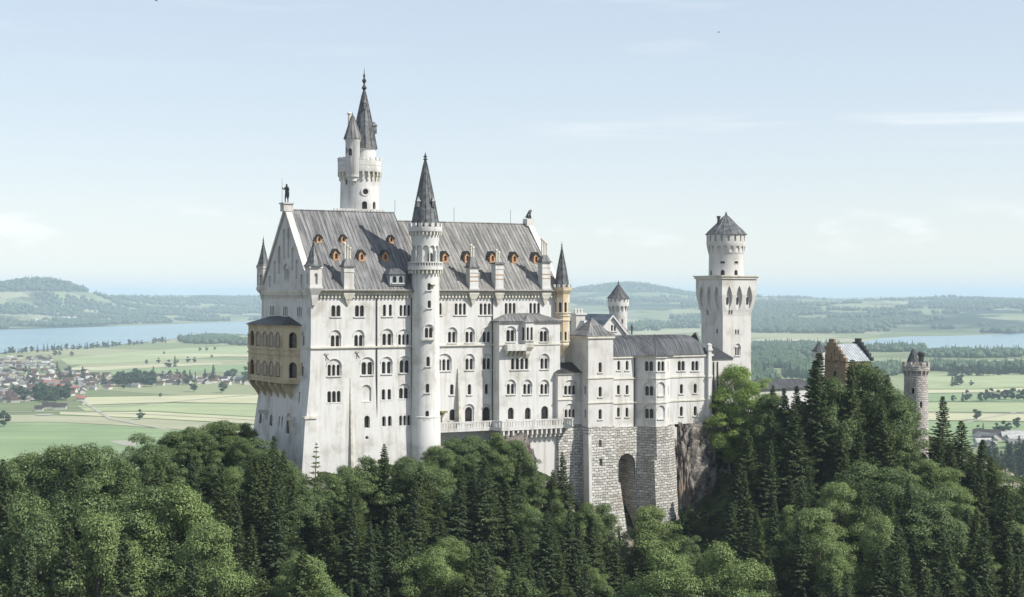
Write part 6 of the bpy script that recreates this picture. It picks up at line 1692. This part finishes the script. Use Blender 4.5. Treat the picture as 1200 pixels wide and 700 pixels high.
scatter_houses(12, lambda: prng.uniform(1150, 1200), lambda p: prng.uniform(512, 526), 'valley_right', ['grey', 'grey', 'white', 'dark'], 7, (3, 1))
scatter_houses(26, lambda: prng.choice([prng.uniform(5, 110), prng.uniform(130, 180)]), lambda p: prng.uniform(372, 379.5) if p < 110 else prng.uniform(376, 380), 'far_shore', ['white', 'brown', 'grey', 'white'], 3.4, (1, 1, 3), 1.5)

# far woods: one mass of small tree shapes
def lump(cone, seed):
    rs = np.random.default_rng(seed)
    bm = bmesh.new()
    if cone: bmesh.ops.create_cone(bm, cap_ends=True, segments=7, radius1=.28, radius2=.01, depth=1.0)
    else: bmesh.ops.create_icosphere(bm, subdivisions=2, radius=.5)
    bmesh.ops.triangulate(bm, faces=bm.faces)
    co = np.array([v.co[:] for v in bm.verts]); fc = np.array([[v.index for v in f.verts] for f in bm.faces]); bm.free()
    if cone: co[:, 2] += .5
    else: co = co * (1 + rs.normal(size=(len(co), 1)) * .13); co[:, 2] = co[:, 2] * .95 + .45
    return co, fc
LUMP = [lump(False, 1), lump(False, 2), lump(True, 3), lump(True, 4)]
def wood(name, pts3, size, cone_share, label_mat='leaf_far'):
    rs = np.random.default_rng(len(pts3)); C, Fc, k = [], [], 0
    n = len(pts3); which = np.where(rs.random(n) < cone_share, rs.integers(2, 4, n), rs.integers(0, 2, n))
    for w in range(4):
        sel = np.where(which == w)[0]
        if not len(sel): continue
        co, fc = LUMP[w]; m = len(sel)
        s = size * rs.uniform(.7, 1.3, m); a = rs.uniform(0, 6.28, m)
        wx = s * (rs.uniform(.9, 1.5, m) if w < 2 else rs.uniform(.8, 1.1, m)); ca, sa = np.cos(a), np.sin(a)
        X = co[None, :, 0] * wx[:, None]; Y = co[None, :, 1] * wx[:, None]
        Q = np.stack([X * ca[:, None] - Y * sa[:, None] + pts3[sel, 0:1], X * sa[:, None] + Y * ca[:, None] + pts3[sel, 1:2], co[None, :, 2] * s[:, None] * (1.0 if w < 2 else 1.35) + pts3[sel, 2:3] - 1], -1)
        C.append(Q.reshape(-1, 3)); Fc.append((fc[None] + (np.arange(m) * len(co))[:, None, None] + k).reshape(-1, 3)); k += m * len(co)
    me = bpy.data.meshes.new(name); set_mesh(me, np.concatenate(C), np.concatenate(Fc)); me.materials.append(MATS[label_mat])
    o = link(bpy.data.objects.new(name, me)); o['kind'] = 'stuff'; return o
def patch(cx, cy, rx, ry, n):
    out = []
    while len(out) < n:
        a, b = rng.uniform(-1, 1, 2)
        if a * a + b * b < 1: out.append((cx + a * rx, cy + b * ry))
    o = np.array(out); return ground_at(o[:, 0], o[:, 1])
near_patches = [(245, 400, 36, 3.6, 260), (285, 403, 18, 2.5, 60), (1045, 410.5, 40, 2.6, 150), (1140, 417, 70, 3.0, 260), (1110, 433, 30, 3.0, 90), (1175, 434, 40, 4.0, 150),
                (905, 424, 34, 8.0, 420), (945, 436, 24, 8.0, 220), (930, 409, 60, 4.0, 420), (980, 418, 36, 4.5, 200), (1040, 436, 22, 5, 90), (770, 380, 30, 3, 90), (890, 447, 20, 8, 120)]
wood('valley_woods', np.concatenate([patch(*p) for p in near_patches]), 19.0, .35)
# woods and hedges on the far hills
N_ = 19000
th = np.radians(rng.uniform(-19, 19, N_ * 4)); rd = 7600 + rng.beta(1.2, 2.2, N_ * 4) * 14000
X = rd * np.sin(th); Y = rd * np.cos(th)
a = X / Y * F + 600
Zt = terrain(X, Y)
msk = (Zt > 198) | (wob(X, Y * .8, 420, 14, 8) + .55 * wob(X, Y, 130, 22, 6) > np.interp(a, [0, 250, 300, 700, 900, 1200], [.34, .27, .2, .16, .12, .2]))
for L in lakes: msk &= ~inside(L, X, Y)
st0 = np.interp(a, [-200, 0, 300, 500, 700, 1000, 1250], [8700, 8750, 11300, 10000, 8000, 7250, 7500]); msk &= rd > st0
sel = np.where(msk)[0][:N_]
wood('far_woods', np.stack([X[sel], Y[sel], Zt[sel]], 1), 26.0, .25)

# ------------------------------------------------------------------ two birds, very small in the sky
def bird(px, py, Y, label, cat='bird'):
    X = (px - 600) / F * Y
    m = MB(); m.loft([[(x, y * r, z * r) for y, z in ((-.05, 0), (0, -.05), (.05, 0), (0, .05))] for x, r in ((-.3, .1), (-.15, .8), (.1, 1.3), (.25, .9), (.34, .15))])
    for s0 in (-1, 1): m.add([(.12, 0, .03), (-.10, 0, .03), (-.16, s0 * .30, .12), (.10, s0 * .32, .14), (-.22, s0 * .66, .04)], [(0, 1, 2, 3), (3, 2, 4)])
    o = obj('bird', m, 'bronze'); o.location = (X, Y, zat(py, Y)); o.rotation_euler = (0, 0, .7); tag(o, label, cat)
bird(842, 38, 320, 'tiny dark bird flying high in the sky above the square tower')
bird(183, 1, 320, 'tiny dark bird at the top edge of the sky, left of the tall round tower')

# ------------------------------------------------------------------ air
def haze():
    m = bpy.data.materials.new('haze'); m.use_nodes = True; t = m.node_tree; t.nodes.clear()
    o = t.nodes.new('ShaderNodeOutputMaterial'); v = t.nodes.new('ShaderNodeVolumePrincipled')
    v.inputs['Color'].default_value = (.70, .85, 1.0, 1); v.inputs['Density'].default_value = 5.6e-5; v.inputs['Anisotropy'].default_value = 0.0
    t.links.new(v.outputs[0], o.inputs['Volume'])
    mb = MB().box(-56000, 56000, -2500, 78000, -6, 345)
    me = mb.mesh('haze'); me.materials.append(m); h = link(bpy.data.objects.new('haze', me)); h['kind'] = 'stuff'
haze()

# ------------------------------------------------------------------ say which tree and which house is which
ORD = ['first', 'second', 'third', 'fourth', 'fifth', 'sixth', 'seventh', 'eighth', 'ninth', 'tenth', 'eleventh', 'twelfth', 'thirteenth', 'fourteenth', 'fifteenth', 'sixteenth', 'seventeenth', 'eighteenth', 'nineteenth', 'twentieth'] + ['twenty-' + q for q in ('first', 'second', 'third', 'fourth', 'fifth', 'sixth', 'seventh', 'eighth', 'ninth')] + ['thirtieth'] + ['thirty-' + q for q in ('first', 'second', 'third', 'fourth', 'fifth', 'sixth', 'seventh', 'eighth', 'ninth')] + ['fortieth']
def ordinal(i): return ORD[i] if i < len(ORD) else 'further'
ZONE = [(70, 'at the left edge'), (150, 'below the village'), (225, 'below the wooded lake shore'), (292, 'left of the palace gable'), (362, 'below the palace gable'), (440, "below the long facade's left half"), (482, 'left of the stair tower foot'), (520, 'below the stair tower'), (578, "below the terrace's left half"), (648, "below the terrace's right half"), (690, 'below the annex'), (745, 'below the arched recess'), (790, 'below the masonry bay'), (842, 'below the rock outcrop'), (900, 'below the square tower'), (955, 'below the low wing'), (1025, 'before the stepped gable'), (1090, 'before the round grey tower'), (1150, 'right of the round grey tower'), (9999, 'at the right edge')]
def zone(px): return next(n for k, n in ZONE if px < k)
KIND = {'lime': 'sunny yellow-green broadleaf tree', 'broad': 'dark green broadleaf tree', 'bright': 'light green broadleaf tree', 'spruce': 'dark spruce', 'larch': 'thin sparse larch', 'shrub': 'low shrub'}
cells = {}
for t in TREES:
    rowk = 'low down' if t['py'] > 625 else 'midway up' if t['py'] > 560 else 'high up'
    cells.setdefault((t['kind'], zone(t['px']), rowk), []).append(t)
for (kd, zn, rw), ts in cells.items():
    ts.sort(key=lambda t: t['px'])
    for i, t in enumerate(ts):
        t['o']['label'] = KIND[kd] + ', ' + ('' if len(ts) == 1 else ordinal(i) + ' from left, ') + rw + ' ' + zn
        t['o']['group'] = 'trees and shrubs of the wooded castle slope'
cells = {}
for t in VTREES: 
    if t['label']: t['o']['label'] = t['label']; continue
    cells.setdefault((t['group'], t['kind']), []).append(t)
for (g, kd), ts in cells.items():
    ts.sort(key=lambda t: t['px'])
    place = g.replace('trees ', '').replace('dark conifers ', '').replace('row of ', 'row ')
    if place.startswith('of the'): place = 'in' + place[2:]
    for i, t in enumerate(ts):
        t['o']['group'] = g; t['o']['label'] = ('far round tree' if kd == 'round' else 'far pointed conifer') + ', ' + ordinal(i) + ' from left, ' + place
REG = {'near': 'in the near village left', 'far': 'in the far hamlet by the lake', 'middle': 'in the middle of the village', 'right': 'in the village end beside the palace', 'edge': 'on the near village edge', 'valley_right': 'beyond the wood on the right', 'far_shore': 'on the far lake shore'}
cells = {}
for h in HOUSES: cells.setdefault((h['region'], h['col']), []).append(h)
for (rg, c), hs in cells.items():
    hs.sort(key=lambda h: h['px'])
    for i, h in enumerate(hs):
        h['o']['label'] = 'house with ' + c + ' roof, ' + ('' if len(hs) == 1 else ordinal(i) + ' from left, ') + REG[rg]; h['o']['group'] = 'houses ' + REG[rg]
print('TREES', len(TREES), 'VTREES', len(VTREES), 'HOUSES', len(HOUSES))
